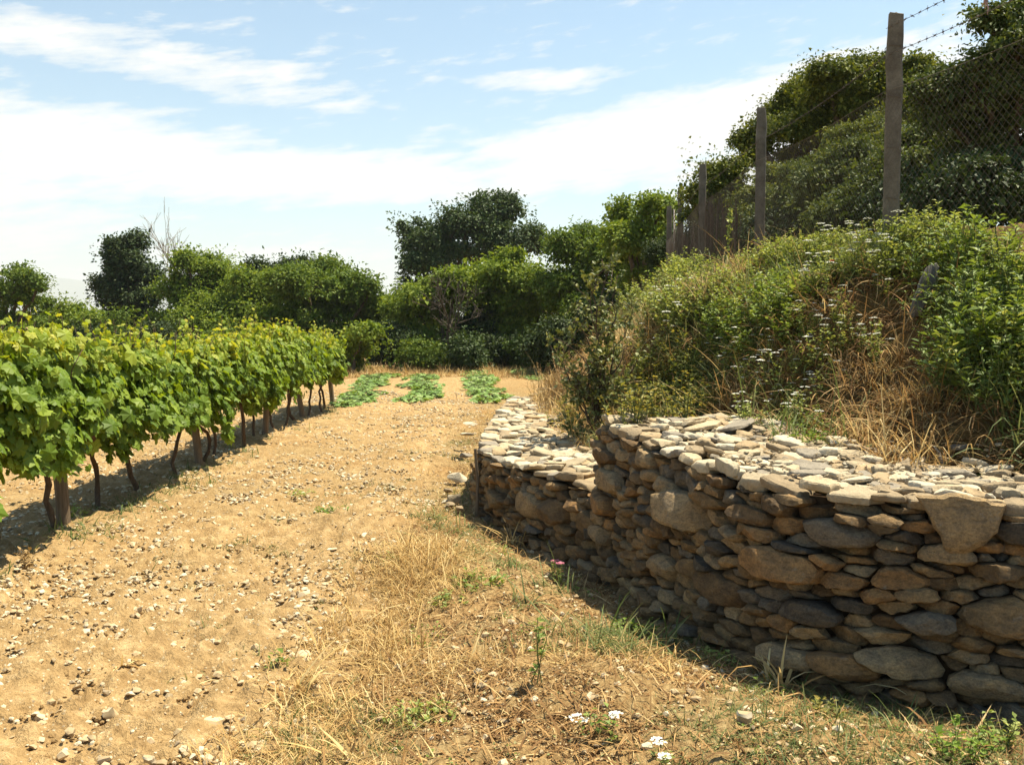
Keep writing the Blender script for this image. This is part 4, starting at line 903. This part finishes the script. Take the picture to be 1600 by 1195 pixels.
P = np.array(P); n = len(P); V, fs = scatter(LEAF[0] * [1.15, 1, 1], LEAF[1], P, frames(norm(np.array(Dr)), norm(rr.normal(0, .6, (n, 3)) + [0, 0, .8])), .045 * rr.lognormal(0, .25, n))
kid('foliage', mesh_np('foliage', V, fs, M_BUSH), root); kid('trunk', tb.mesh('trunk', [M_BARK], True), root); kid('branches', bb.mesh('branches', [M_BARK], True), root)
# tall mullein like stalk at the fence
for (px, py, H, lab) in ((1136, 432, .9, 'tall pale stalk with small leaves in front of the reed screen'),):
    p = cast(px, py, hill_only)[0]; root = empty('flower_stalk', p, lab, 'weed'); mb = MB(); tube(mb, wob(np.zeros(3), np.array([.03, 0, H]), 7, .01, rr), np.linspace(.009, .004, 7), 5); kid('stem', mb.mesh('stem', [M_STEMG]), root)
    n = 90; t = rr.random(n) * .9 + .1; V, fs = scatter(LEAF2[0], LEAF2[1], np.column_stack([.03 * t, 0 * t, H * t]) + rr.normal(0, .012, (n, 3)), frames(norm(rr.normal(0, 1, (n, 3)) + [0, 0, .3]), norm(rr.normal(0, .5, (n, 3)) + [0, 0, 1])), .06 * rr.uniform(.6, 1.2, n)); kid('foliage', mesh_np('foliage', V, fs, M_WEED), root)

# ---------------------------------------------------------------- grass
m = N('dry_straw'); c = m.ramp(m.island(), [(0, (.24, .125, .04)), (.35, (.43, .265, .09)), (.7, (.58, .41, .165)), (1, (.70, .55, .28))]); M_STRAW = m.pbr(c, .7, None, .25, .3, c)
m = N('brown_straw'); c = m.ramp(m.island(), [(0, (.13, .066, .026)), (.45, (.30, .165, .062)), (.8, (.45, .28, .115)), (1, (.60, .44, .22))]); M_BRST = m.pbr(c, .8, None, .2, .25, c)
m = N('grass_blade'); c = m.ramp(m.island(), [(0, (.07, .105, .025)), (.5, (.125, .16, .04)), (1, (.24, .235, .08))]); M_GRASS = m.pbr(c, .6, None, .3, .35, c)
def tufts(centres, per, L0, L1, spread, lean, r, w=.02, bends=(.4, .9, 1.5, 2.1)):
    mb = MB(); n = len(centres); per_i = np.maximum(1, (per * r.lognormal(0, .4, n)).astype(int)); ci = np.repeat(np.arange(n), per_i); N_ = len(ci)
    Ls = np.repeat(r.uniform(L0, L1, n), per_i) * r.lognormal(0, .3, N_); P = centres[ci] + np.column_stack([r.normal(0, spread, (N_, 2)), np.zeros(N_)])
    a = r.uniform(0, 6.28, N_); el = np.clip(r.normal(lean, .35, N_), -.05, 1.5); d = np.column_stack([np.cos(a) * np.cos(el), np.sin(a) * np.cos(el), np.sin(el)])
    side = np.column_stack([-np.sin(a), np.cos(a), 0 * a]); up = np.cross(side, d); up = np.where(up[:, 2:3] < 0, -up, up); up = norm(up + side * r.normal(0, .3, N_)[:, None])
    which = r.integers(0, len(bends), N_)
    for k, bd in enumerate(bends):
        s_ = which == k; tv, tf = blade(bd, 4, w); V, fs = scatter(tv, tf, P[s_], frames(d[s_], up[s_]), np.column_stack([np.full(s_.sum(), 1.0) * np.clip(Ls[s_], .08, .25) / 1.0, Ls[s_], Ls[s_]])); mb.add(V, fs)
    return mb
def on_surf(x, y, dz=-.005): return np.column_stack([x, y, surf(x, y) + dz])
gr = np.random.default_rng(99)
def pts_in(n, xr, yr, dens):
    out = []
    tot_ = 0
    while tot_ < n:
        x = gr.uniform(*xr, 4 * n); y = yr[0] * (yr[1] / yr[0]) ** gr.random(4 * n); k = gr.random(4 * n) < dens(x, y); out.append(np.column_stack([x[k], y[k]])); tot_ += k.sum()
        if len(out) > 30: break
    return np.concatenate(out)[:n]
front = lambda x, y: smooth(.0, .12, -inside(x, y)[0])
edge = lambda x, y: -.72 + .28 * (fbm(y * .9, y * 0, 71, 3) - .5) * 2
# short lying straw over the whole verge
d1 = lambda x, y: front(x, y) * smooth(-.35, .25, x - edge(x, y)) * (.4 + .6 * smooth(.36, .58, fbm(x * 2.2, y * 2.2, 81, 3)))
c = pts_in(15000, (-1.6, 2.6), (3.0, 17), d1); mb = tufts(on_surf(c[:, 0], c[:, 1]), 8, .04, .12, .05, .14, gr, .022)
tag(add('verge_straw', mb.mesh('verge_straw', [M_BRST])), kind='stuff')
# dead leaves and chaff lying between the straw
c = pts_in(16000, (-1.7, 2.6), (3.0, 14), d1); n = len(c); a = gr.uniform(0, 6.28, n)
V, fs = scatter(LEAF2[0] * [1.3, 1, 1.6], LEAF2[1], on_surf(c[:, 0], c[:, 1], .008), frames(np.column_stack([np.cos(a), np.sin(a), gr.normal(0, .25, n)]), norm(gr.normal(0, .45, (n, 3)) + [0, 0, 1])), gr.uniform(.008, .022, n))
m = N('dead_leaf'); c_ = m.ramp(m.island(), [(0, (.12, .07, .03)), (.4, (.30, .19, .085)), (.7, (.46, .34, .17)), (.86, (.58, .47, .28)), (1, (.20, .22, .07))]); M_CHAFF = m.pbr(c_, .8, None, .2)
tag(add('dead_leaves', mesh_np('dead_leaves', V, fs, M_CHAFF)), kind='stuff')
# golden standing dry grass along the track edge and in clumps
band = lambda x, y: np.exp(-((x - edge(x, y) - .05) / .22) ** 2) * (.2 + .8 * smooth(7.5, 5.2, y)) * smooth(.40, .58, fbm(x * 1.7, y * .9, 91, 3)) + .55 * np.exp(-((x + .35) / .5) ** 2) * smooth(15, 16.2, y) * smooth(18, 17, y) + .35 * smooth(.60, .72, fbm(x * 1.6, y * 1.6, 92, 3)) * front(x, y) * smooth(-.1, .3, x - edge(x, y))
c = pts_in(1900, (-2.4, 2.4), (3.1, 18), lambda x, y: np.clip(band(x, y), 0, 1)); mb = tufts(on_surf(c[:, 0], c[:, 1]), 17, .05, .135, .04, .6, gr, .014)
tag(add('dry_grass', mb.mesh('dry_grass', [M_STRAW])), kind='stuff')
c = pts_in(420, (-1.6, .4), (3.0, 6.5), lambda x, y: np.exp(-((x - edge(x, y) - .1) / .2) ** 2) * smooth(.42, .6, fbm(x * 1.9, y * 1.1, 95, 3))); mb = tufts(on_surf(c[:, 0], c[:, 1]), 22, .09, .19, .04, .7, gr, .013)
tag(add('tall_dry_grass', mb.mesh('tall_dry_grass', [M_STRAW])), kind='stuff')
# green grass patches
gp = lambda x, y: front(x, y) * smooth(.5, .62, fbm(x * 1.3, y * 1.1, 101, 3)) * (smooth(-.3, .2, x - edge(x, y)) + .25) * smooth(-2.6, -1.6, x)
c = pts_in(2600, (-2.6, 2.4), (3.1, 17), gp); mb = tufts(on_surf(c[:, 0], c[:, 1]), 12, .03, .08, .05, .8, gr, .022)
tag(add('green_grass', mb.mesh('green_grass', [M_GRASS])), kind='stuff')
# grass along the foot of the wall's lip, at the field end and under the trees
c = pts_in(900, (-6.5, 3), (27.5, 31), lambda x, y: .3 + .7 * smooth(28.6, 30.2, y)); mb = tufts(on_surf(c[:, 0], c[:, 1]), 16, .12, .3, .10, 1.0, gr, .03)
tag(add('field_edge_grass', mb.mesh('field_edge_grass', [M_STRAW])), kind='stuff')
lip = lambda x, y: np.exp(-((-inside(x, y)[0] - .62) / .22) ** 2) * smooth(8.2, 7.4, y) * smooth(.35, .55, fbm(x * 1.5, y * 1.5, 111, 2))
c = pts_in(130, (-.8, 1.6), (4.4, 8), lip); mb = tufts(on_surf(c[:, 0], c[:, 1]), 11, .08, .2, .04, .75, gr, .017)
tag(add('wall_foot_grass', mb.mesh('wall_foot_grass', [M_GRASS])), kind='stuff')
# grasses on the bank; a bare brown slip runs down its right half
BC = np.array([cast(a, b, hill_only)[0] for a, b in ((1400, 480), (1350, 560), (1340, 640), (1450, 680), (1230, 640))])
def brown(x, y): return np.clip(sum(np.exp(-(((x - c_[0]) / .45) ** 2 + ((y - c_[1]) / .7) ** 2)) for c_ in BC), 0, 1)
bk = lambda x, y: smooth(.75, 1.1, inside(x, y)[0]) * smooth(3.6, 3.2, x)
c = pts_in(3600, (.4, 3.6), (4.0, 26), lambda x, y: bk(x, y) * .9); mb = tufts(on_surf(c[:, 0], c[:, 1]), 11, .12, .30, .06, .45, gr, .018)
tag(add('bank_dry_grass', mb.mesh('bank_dry_grass', [M_BRST])), kind='stuff')
c = pts_in(1900, (.4, 3.6), (4.3, 26), lambda x, y: bk(x, y) * smooth(.48, .6, fbm(x * 1.1, y * .8, 121, 3)) * (1 - .92 * brown(x, y))); mb = tufts(on_surf(c[:, 0], c[:, 1]), 12, .12, .32, .05, .95, gr, .018)
tag(add('bank_green_grass', mb.mesh('bank_green_grass', [M_GRASS])), kind='stuff')
c = pts_in(900, (.4, 3.4), (4.4, 22), lambda x, y: bk(x, y) * smooth(.5, .64, fbm(x * 1.4, y * .9, 127, 3))); mb = tufts(on_surf(c[:, 0], c[:, 1]), 12, .14, .34, .05, 1.0, gr, .015)
tag(add('bank_golden_grass', mb.mesh('bank_golden_grass', [M_STRAW])), kind='stuff')
c = pts_in(700, (-.2, 1.6), (6.6, 18), lambda x, y: smooth(.55, .75, inside(x, y)[0] / np.maximum(inside(x, y)[2], .1) * .75) * smooth(1.9, 1.2, inside(x, y)[0])); mb = tufts(on_surf(c[:, 0], c[:, 1]), 14, .12, .32, .05, .9, gr, .018)
tag(add('terrace_dry_grass', mb.mesh('terrace_dry_grass', [M_STRAW])), kind='stuff')
# weeds growing along the foot of the vines
vf = lambda x, y: np.exp(-((x - RX - .2) / .22) ** 2) * smooth(.45, .62, fbm(y * 1.4, x * 2, 131, 2))
c = pts_in(420, (-4.4, -2.7), (6, 20), vf); mb = tufts(on_surf(c[:, 0], c[:, 1]), 10, .04, .12, .04, .8, gr, .03)
tag(add('vine_foot_grass', mb.mesh('vine_foot_grass', [M_GRASS])), kind='stuff')

# ---------------------------------------------------------------- stones on the soil
def ico(seed, sub=2, flat=.5, cuts=5):
    import bmesh
    bm = bmesh.new(); bmesh.ops.create_icosphere(bm, subdivisions=sub, radius=.5); r = np.random.default_rng(seed)
    V = np.array([v.co for v in bm.verts]); Fc = np.array([[v.index for v in f.verts] for f in bm.faces]); bm.free()
    V = V * [1, r.uniform(.6, .9), flat]
    for _ in range(cuts):
        nv = norm(r.normal(0, 1, 3) * [1, 1, .8]); s_ = V @ nv; lim = s_.max() * r.uniform(.45, .85); V = V - np.maximum(s_ - lim, 0)[:, None] * nv
    for k in range(3): V = V + (np.sin(V @ r.normal(0, 4 + 3 * k, 3) + r.uniform(0, 6)) * .03)[:, None] * norm(V)
    return V, Fc
m = N('field_stone'); P = m.obj(); rn = m.math('FRACT', m.math('ADD', m.orand(), m.island()))
base = m.ramp(rn, [(0, (.40, .30, .175)), (.3, (.50, .39, .25)), (.55, (.34, .25, .145)), (.72, (.57, .48, .34)), (.95, (.30, .23, .15))], 'CONSTANT'); nz = m.noise(14, 6, m.pos(), .7)
M_FSTONE = m.pbr(m.mix(.6, base, m.mix(1.0, base, m.ramp(nz, [(.3, (.65, .62, .58)), (.7, (1.2, 1.2, 1.15))]), 'MULTIPLY')), .85, m.bump(nz, .5, .006), .25)
T = [ico(s, 2, f_) for s, f_ in ((1, .5), (2, .34), (3, .6), (4, .28), (5, .45), (6, .4))]; TS = [ico(s + 30, 1, f_, 4) for s, f_ in ((1, .5), (2, .34), (3, .6), (4, .25))]
fr = np.random.default_rng(123)
dS = lambda x, y: front(x, y) * np.where(x < edge(x, y), 1, .25) * (.4 + .6 * smooth(.35, .6, fbm(x * 1.2, y * 1.2, 141, 3)))
def gz_exact(x, y):
    return surf(x, y) + .01
c = pts_in(15000, (-5, 2.2), (2.9, 22), lambda x, y: dS(x, y) * (np.abs(x) < .62 * y + .3)); mb = MB(); s = .009 + .034 * fr.random(len(c)) ** 2.3 + .0009 * c[:, 1]
for k, (tv, tf) in enumerate(TS):
    q = np.arange(len(c)) % 4 == k; n = q.sum(); a = fr.uniform(0, 6.28, n); Mx = frames(np.column_stack([np.cos(a), np.sin(a), fr.normal(0, .3, n)]), norm(np.column_stack([fr.normal(0, .3, (n, 2)), np.ones(n)])))
    V, fs = scatter(tv, [tf], np.column_stack([c[q], gz_exact(c[q, 0], c[q, 1])]), Mx, s[q] * 1.5); mb.add(V, fs)
c2 = pts_in(16000, (-5, 1.2), (2.9, 20), lambda x, y: front(x, y) * np.where(x < edge(x, y), 1, .2) * (np.abs(x) < .62 * y + .3)); cb = MB(); s2 = .006 + .022 * fr.random(len(c2)) ** 2.2
for k, (tv, tf) in enumerate(TS):
    q = np.arange(len(c2)) % 4 == k; n = q.sum(); a = fr.uniform(0, 6.28, n); V, fs = scatter(tv, [tf], np.column_stack([c2[q], surf(c2[q, 0], c2[q, 1])]), frames(np.column_stack([np.cos(a), np.sin(a), fr.normal(0, .4, n)]), norm(np.column_stack([fr.normal(0, .4, (n, 2)), np.ones(n)]))), s2[q] * 1.6); cb.add(V, fs, litter=0)
tag(add('soil_clods', cb.mesh('soil_clods', [M_SOIL], True)), kind='stuff')
tag(add('soil_pebbles', mb.mesh('soil_pebbles', [M_FSTONE])), kind='stuff')
TM = [mesh_np('field_stone', tv, tf, M_FSTONE, None, True, R(30)) for tv, tf in T]
c = pts_in(285, (-4.6, 1.8), (3.0, 13), lambda x, y: dS(x, y) * (np.abs(x) < .55 * y) * (3.2 / np.maximum(y, 3)) ** .4); cz = gz_exact(c[:, 0], c[:, 1])
for k in range(len(c)):
    left = c[k, 0] < edge(c[k, 0], c[k, 1]); o = add('field_stone', TM[k % 6], None, (c[k, 0], c[k, 1], cz[k])); sc = fr.uniform(.035, .06) * fr.lognormal(0, .3); o.scale = (sc * 1.25, sc, sc * fr.uniform(.7, 1.1)); o.rotation_euler = (fr.normal(0, .25), fr.normal(0, .25), fr.uniform(0, 6.28))
    tag(o, 'small pale stone lying loose on the bare tan soil beside the vines' if left else 'small pale stone lying loose in the dry grass before the wall', 'stone', 'stones on the bare soil' if left else 'stones in the dry grass')
def rock(px, py, w, lab, t=0, z=0.0, sq=.8, name='rock', grp=None, yaw=0.0, mat=None):
    p = onz(px, py, .03); p[2] = float(surf(np.array(p[0]), np.array(p[1]))) + z; o = add(name, mesh_np(name, *T[t], mat or M_FSTONE, None, True, R(30)), None, p); o.scale = (w, w * .85, w * sq); o.rotation_euler = (.1, .08, yaw); return tag(o, lab, 'stone', grp)
rock(1160, 1160, .10, 'rounded tan rock lying alone in dry grass at the foot of the tall wall', 2, .02, 1.2)
rock(175, 1108, .075, 'grey angular stone standing on edge in the soil near the bottom left', 0, .02, 1.6, yaw=.6); rock(212, 1068, .075, 'pale cream stone on the bare soil near the bottom left', 4, .01, .9)
rock(165, 1075, .06, 'dark brown stone beside the pale cream stone', 2, .01, 1.1); rock(335, 1122, .13, 'long low tan stone half buried in the soil', 1, 0, .6); rock(230, 1183, .07, 'brown and white stone at the bottom edge of the frame', 2, .015, 1.1); rock(170, 1130, .08, 'flat pale stone just below the grey angular stone', 1, .0, .5); rock(445, 1120, .085, 'flat white stone at the edge of the dry grass', 3, .0, .6); rock(610, 815, .11, 'pale flat stone in the track at mid distance', 3, .0, .5)
for k, (px, py, w) in enumerate([(738, 735, .24), (722, 752, .16), (735, 765, .2), (728, 768, .12), (748, 722, .2), (745, 700, .26), (718, 765, .1), (752, 690, .22), (741, 778, .14)]):
    lab = ['largest pale stone of the heap by the low wall corner', 'small stone at the left of the heap by the wall corner', 'rounded white stone at the foot of the heap by the wall corner', 'small white stone left of the rounded white stone', 'tan stone high on the heap by the wall corner', 'flat tan slab lying on top of the heap', 'smallest stone at the left rim of the heap', 'slab bridging the heap and the low wall', 'little stone at the front of the heap'][k]
    p = onz(px, py, .12); g0 = float(ground_h(np.array(p[0]), np.array(p[1]))); o = add('fallen_stone', mesh_np('fallen_stone', *T[k % 6], M_CAP, {'rnd': np.full(len(T[k % 6][0]), fr.random())}, True, R(30)), None, (p[0] - .13, p[1] - .1, max(g0, 0) + [.06, .05, .05, .03, .2, .3, .03, .36, .04][k])); o.scale = (w, w * .8, w * [.9, .8, .9, .8, .7, .35, .8, .3, .8][k]); o.rotation_euler = (.15, .1, k * 1.7); tag(o, lab, 'stone', 'heap of fallen stones')
# rounded stone and dead stick on the terrace
p = cast(1515, 742, hill_only)[0]; o = add('rock', mesh_np('rock', *T[0], M_CAP, {'rnd': np.full(len(T[0][0]), .8)}, True, R(30)), None, p + [0, 0, .03]); o.scale = (.13, .1, .1); tag(o, 'loose rounded stone lying on top of the tall wall near the right edge', 'stone')
p = cast(1475, 735, hill_only)[0]; mb = MB(); tube(mb, wob(np.array([0, 0, 0]), np.array([-.06, 0, .12]), 6, .008, rng), np.linspace(.012, .003, 6), 5); tube(mb, wob(np.array([-.02, 0, .05]), np.array([.05, 0, .07]), 4, .006, rng), np.linspace(.007, .003, 4), 5)
tag(add('dead_stick', mb.mesh('dead_stick', [M_DEAD], True), None, p), 'short forked grey stick on the wall top beside the loose rounded stone', 'stick')
# wooden stake at the corner of the low wall
p = at(757, 800, 8.05); mb = MB(); tube(mb, [(0, 0, -.2), (.01, 0, .3), (-.01, 0, .56)], [.016, .015, .013], 8)
tag(add('wooden_stake', mb.mesh('wooden_stake', [M_POST], True, R(50)), None, (p[0] - .07, 8.1, 0)), 'short dark wooden stake standing against the corner of the low wall', 'stake')

# ---------------------------------------------------------------- single plants in the foreground
def herb(name, px, py, H, W, nst, nleaf, lsz, lm, lab, seed, cat='weed', **kw):
    p = onz(px, py, .02); p[2] = float(surf(np.array(p[0]), np.array(p[1]))); o = weed(name=name, H=H, W=W, nst=nst, nleaf=nleaf, lsz=lsz, shape=kw.pop('shape', LEAF2), lm=lm, seed=seed, cat=cat, **kw); o.location = p; o['label'] = lab; return o
herb('white_flowered_weed', 945, 1165, .13, .11, 9, 70, .03, M_WEED2, 'small weed with two white flower heads at the bottom of the verge', 1, flowers=2, fm=M_WHITE)
herb('white_flowered_weed', 1032, 1215, .07, .07, 6, 40, .03, M_WEED, 'white flowered weed at the bottom edge left of the tan rock', 2, flowers=2, fm=M_WHITE)
herb('clover_patch', 660, 1120, .06, .17, 60, 420, .026, M_WEED, 'low patch of yellow green clover beside the tall dry grass', 3, up=.6); herb('tall_weed', 835, 1090, .34, .05, 3, 50, .035, M_WEED2, 'single tall thin green weed in the middle of the verge', 4)
herb('low_weed', 745, 925, .09, .2, 34, 300, .035, M_WEED2, 'bluish green low weed patch in the middle of the verge', 5); herb('low_weed', 985, 985, .08, .16, 26, 200, .035, M_WEED2, 'low dark weed patch at the edge of the wall shadow', 6); herb('low_weed', 700, 950, .08, .13, 22, 170, .035, M_WEED, 'low green weed left of the bluish patch', 7)
herb('pale_herb', 1500, 1212, .17, .13, 16, 210, .03, M_LIME, 'pale leafy herb at the bottom right corner in front of the wall', 8); herb('pale_herb', 1560, 1190, .16, .10, 10, 130, .03, M_WEED, 'leafy herb beside the pale one at the bottom right corner', 9)
herb('tall_weed', 1095, 985, .16, .04, 3, 22, .035, M_LIME, 'small upright green weed in the shadow of the wall', 10); herb('low_weed', 1280, 1130, .07, .14, 20, 140, .028, M_YEL, 'yellow green herb patch at the edge of the wall shadow', 11); herb('low_weed', 1110, 1035, .08, .14, 20, 150, .03, M_WEED, 'low green weed under the lip of the bank, near the small upright weed', 12)
herb('dry_weed', 435, 1045, .09, .07, 8, 60, .03, M_WEED2, 'small dark weed on the soil near the dry grass', 13); herb('low_weed', 615, 885, .08, .12, 30, 160, .03, M_WEED, 'bright green grass like weed on the track', 14); herb('low_weed', 525, 795, .06, .2, 30, 160, .035, M_LIME, 'bright green weed patch in the bare soil', 15); herb('low_weed', 468, 770, .06, .16, 24, 120, .035, M_WEED, 'green weed patch in the soil behind the bright one', 16)
herb('pink_flowered_weed', 868, 905, .14, .12, 12, 110, .03, M_WEED, 'weed with tiny pink flowers on the lip before the wall', 17, flowers=2, fm=M_PINK); herb('dry_weed', 45, 880, .16, .1, 12, 60, .045, M_DRYST, 'withered brown weed at the foot of the nearest vine post', 18, stemm=M_DRYST); herb('low_weed', 120, 812, .12, .1, 10, 60, .045, M_WEED, 'green weed at the foot of the nearest vine post', 19)
herb('dry_weed', 585, 1110, .3, .05, 3, 14, .02, M_BRST, 'tall brown dry stalk in the golden grass', 20, stemm=M_BRST); herb('dry_weed', 545, 1175, .3, .05, 2, 10, .02, M_BRST, 'second brown dry stalk nearer the bottom edge', 21, stemm=M_BRST)
def straw_heap(px, py, n, L, lab, seed, mat, lean=.25, name='dry_grass_tuft'):
    r = np.random.default_rng(seed); p = onz(px, py, .02); p[2] = float(surf(np.array(p[0]), np.array(p[1]))); mb = tufts(np.zeros((1, 3)) + r.normal(0, .0, (1, 3)), n, L, L * 1.1, .03, lean, r, .03)
    tag(add(name, mb.mesh(name, [mat]), None, p), lab, 'grass')
straw_heap(190, 1030, 40, .16, 'heap of pale bent straw lying on the bare soil', 1, M_STRAW, .25); straw_heap(545, 1190, 26, .2, 'tuft of pale curled dry leaves at the bottom of the golden grass', 2, M_STRAW, .8); straw_heap(1215, 1075, 46, .2, 'arching pale dry grass tuft at the foot of the tall wall', 3, M_STRAW, .9); straw_heap(1045, 1090, 50, .14, 'star shaped flattened tuft on the verge', 4, M_STRAW, .1); straw_heap(800, 838, 40, .22, 'arching grass heads at the lip before the low wall', 5, M_STRAW, 1.0); straw_heap(465, 1085, 14, .2, 'bent pale straw blade left of the golden grass', 6, M_STRAW, .9)

# ---------------------------------------------------------------- sky, air, sun, camera
w = bpy.data.worlds.new('World'); SC.world = w; w.use_nodes = True; nt = w.node_tree; nt.nodes.clear()
class WN(N):
    def __init__(s): s.t = nt; s.out = nt.nodes.new('ShaderNodeOutputWorld')
m = WN(); sky = m.n('ShaderNodeTexSky', sky_type='NISHITA', sun_disc=False); sky.sun_elevation = SUN_EL; sky.sun_rotation = SUN_AZ; sky.altitude = 300; sky.dust_density = 1.5
tc = m.n('ShaderNodeTexCoord').outputs['Generated']; sp = m.n('ShaderNodeSeparateXYZ'); m.l(tc, sp.inputs[0])
az = m.math('ARCTAN2', sp.outputs[0], sp.outputs[1]); el = m.math('ARCSINE', sp.outputs[2])
def blob(cx, cy, rx, ry, rot, soft=1.0):
    """cloud bank centred at azimuth cx, elevation cy (radians)"""
    a = m.math('SUBTRACT', az, cx); b = m.math('SUBTRACT', el, cy); c_, s_ = math.cos(rot), math.sin(rot)
    u_ = m.math('DIVIDE', m.math('ADD', m.math('MULTIPLY', a, c_), m.math('MULTIPLY', b, s_)), rx); v_ = m.math('DIVIDE', m.math('SUBTRACT', m.math('MULTIPLY', b, c_), m.math('MULTIPLY', a, s_)), ry)
    return m.math('SUBTRACT', 1.0, m.math('ADD', m.math('MULTIPLY', u_, u_), m.math('MULTIPLY', v_, v_)), True)
def px2(px, py): d = norm(ray(px, py)); return math.atan2(d[0], d[1]), math.asin(d[2])
tot_ = None
for px, py, rx, ry, rot, amp in [(40, 220, 460, 75, -.05, 1.0), (480, 275, 480, 55, .0, .95), (1080, 200, 520, 72, .2, 1.15), (330, 110, 300, 40, -.12, .62), (40, 50, 210, 40, -.12, .7), (1400, 230, 420, 140, .1, 1.1), (330, 395, 420, 16, 0, .45), (1900, 150, 700, 160, 0, 1), (-700, 250, 700, 220, 0, 1.1), (820, 125, 170, 20, .04, .7)]:
    a, e = px2(px, py); b = m.math('MULTIPLY', blob(a, e, rx / F, ry / F, rot), amp); tot_ = b if tot_ is None else m.math('MAXIMUM', tot_, b)
cv = m.n('ShaderNodeCombineXYZ'); m.l(m.math('MULTIPLY', az, 5.0), cv.inputs[0]); m.l(m.math('ADD', m.math('MULTIPLY', el, 22.0), m.math('MULTIPLY', az, -3.0)), cv.inputs[1])
n1 = m.noise(1.6, 8, cv.outputs[0], .62); n2 = m.noise(5.5, 6, cv.outputs[0], .6)
dens = m.math('ADD', m.math('ADD', tot_, m.math('MULTIPLY', m.math('SUBTRACT', n1, .5), 1.7)), m.math('MULTIPLY', m.math('SUBTRACT', n2, .5), 1.5))
cl = m.ramp(dens, [(.12, (0, 0, 0)), (.38, (.45, .45, .45)), (.8, (1, 1, 1))])
cl = m.math('MULTIPLY', cl, m.ramp(el, [(-.02, (0, 0, 0)), (.03, (1, 1, 1))])) if False else cl
CLOUD = (6.9, 6.7, 6.3); col = m.mix(m.math('MULTIPLY', cl, .95), m.mix(1.0, sky.outputs[0], (1.0, 1.2, 1.15), 'MULTIPLY'), CLOUD)
bg = m.n('ShaderNodeBackground'); bg.inputs[1].default_value = .068; m.l(col, bg.inputs[0]); m.l(bg.outputs[0], m.out.inputs[0])
sd = bpy.data.lights.new('sun', 'SUN'); sd.energy = 4.9; sd.angle = R(.53); sd.color = (1, .91, .70); so = bpy.data.objects.new('sun', sd); COL.objects.link(so); so.rotation_euler = (math.pi / 2 - SUN_EL, 0, math.pi - SUN_AZ)
HAZE = 2.2e-4
if HAZE:
    m = N('haze_air'); pv = m.n('ShaderNodeVolumePrincipled'); pv.inputs['Color'].default_value = (.96, .98, 1, 1); pv.inputs['Density'].default_value = HAZE; pv.inputs['Anisotropy'].default_value = 0; m.l(pv.outputs[0], m.out.inputs['Volume'])
    mb = MB(); b_ = np.array([(x, y, z) for z in (-40, 420) for y in (-70, 9600) for x in (-9500, 9500)], float); mb.add(b_, np.array([[0, 2, 3, 1], [4, 5, 7, 6], [0, 1, 5, 4], [2, 6, 7, 3], [0, 4, 6, 2], [1, 3, 7, 5]])); tag(add('haze', mb.mesh('haze', [m.m])), kind='stuff')
cam = bpy.data.cameras.new('camera'); cam.sensor_width = 36; cam.lens = 36 * F / 1600; cam.clip_start = .05; cam.clip_end = 40000; co = bpy.data.objects.new('camera', cam); COL.objects.link(co)
co.location = EYE; co.rotation_euler = (math.pi / 2 - PITCH, 0, 0); SC.camera = co
SC.view_settings.view_transform = 'Standard'; SC.view_settings.look = 'None'; SC.view_settings.gamma = 1; SC.view_settings.exposure = 1.25
SC.cycles.max_bounces = 5; SC.cycles.diffuse_bounces = 3; SC.cycles.transmission_bounces = 3; SC.cycles.glossy_bounces = 2; SC.cycles.transparent_max_bounces = 4
SC.cycles.use_denoising = True; SC.cycles.use_adaptive_sampling = True
SC.cycles.caustics_reflective = False; SC.cycles.caustics_refractive = False
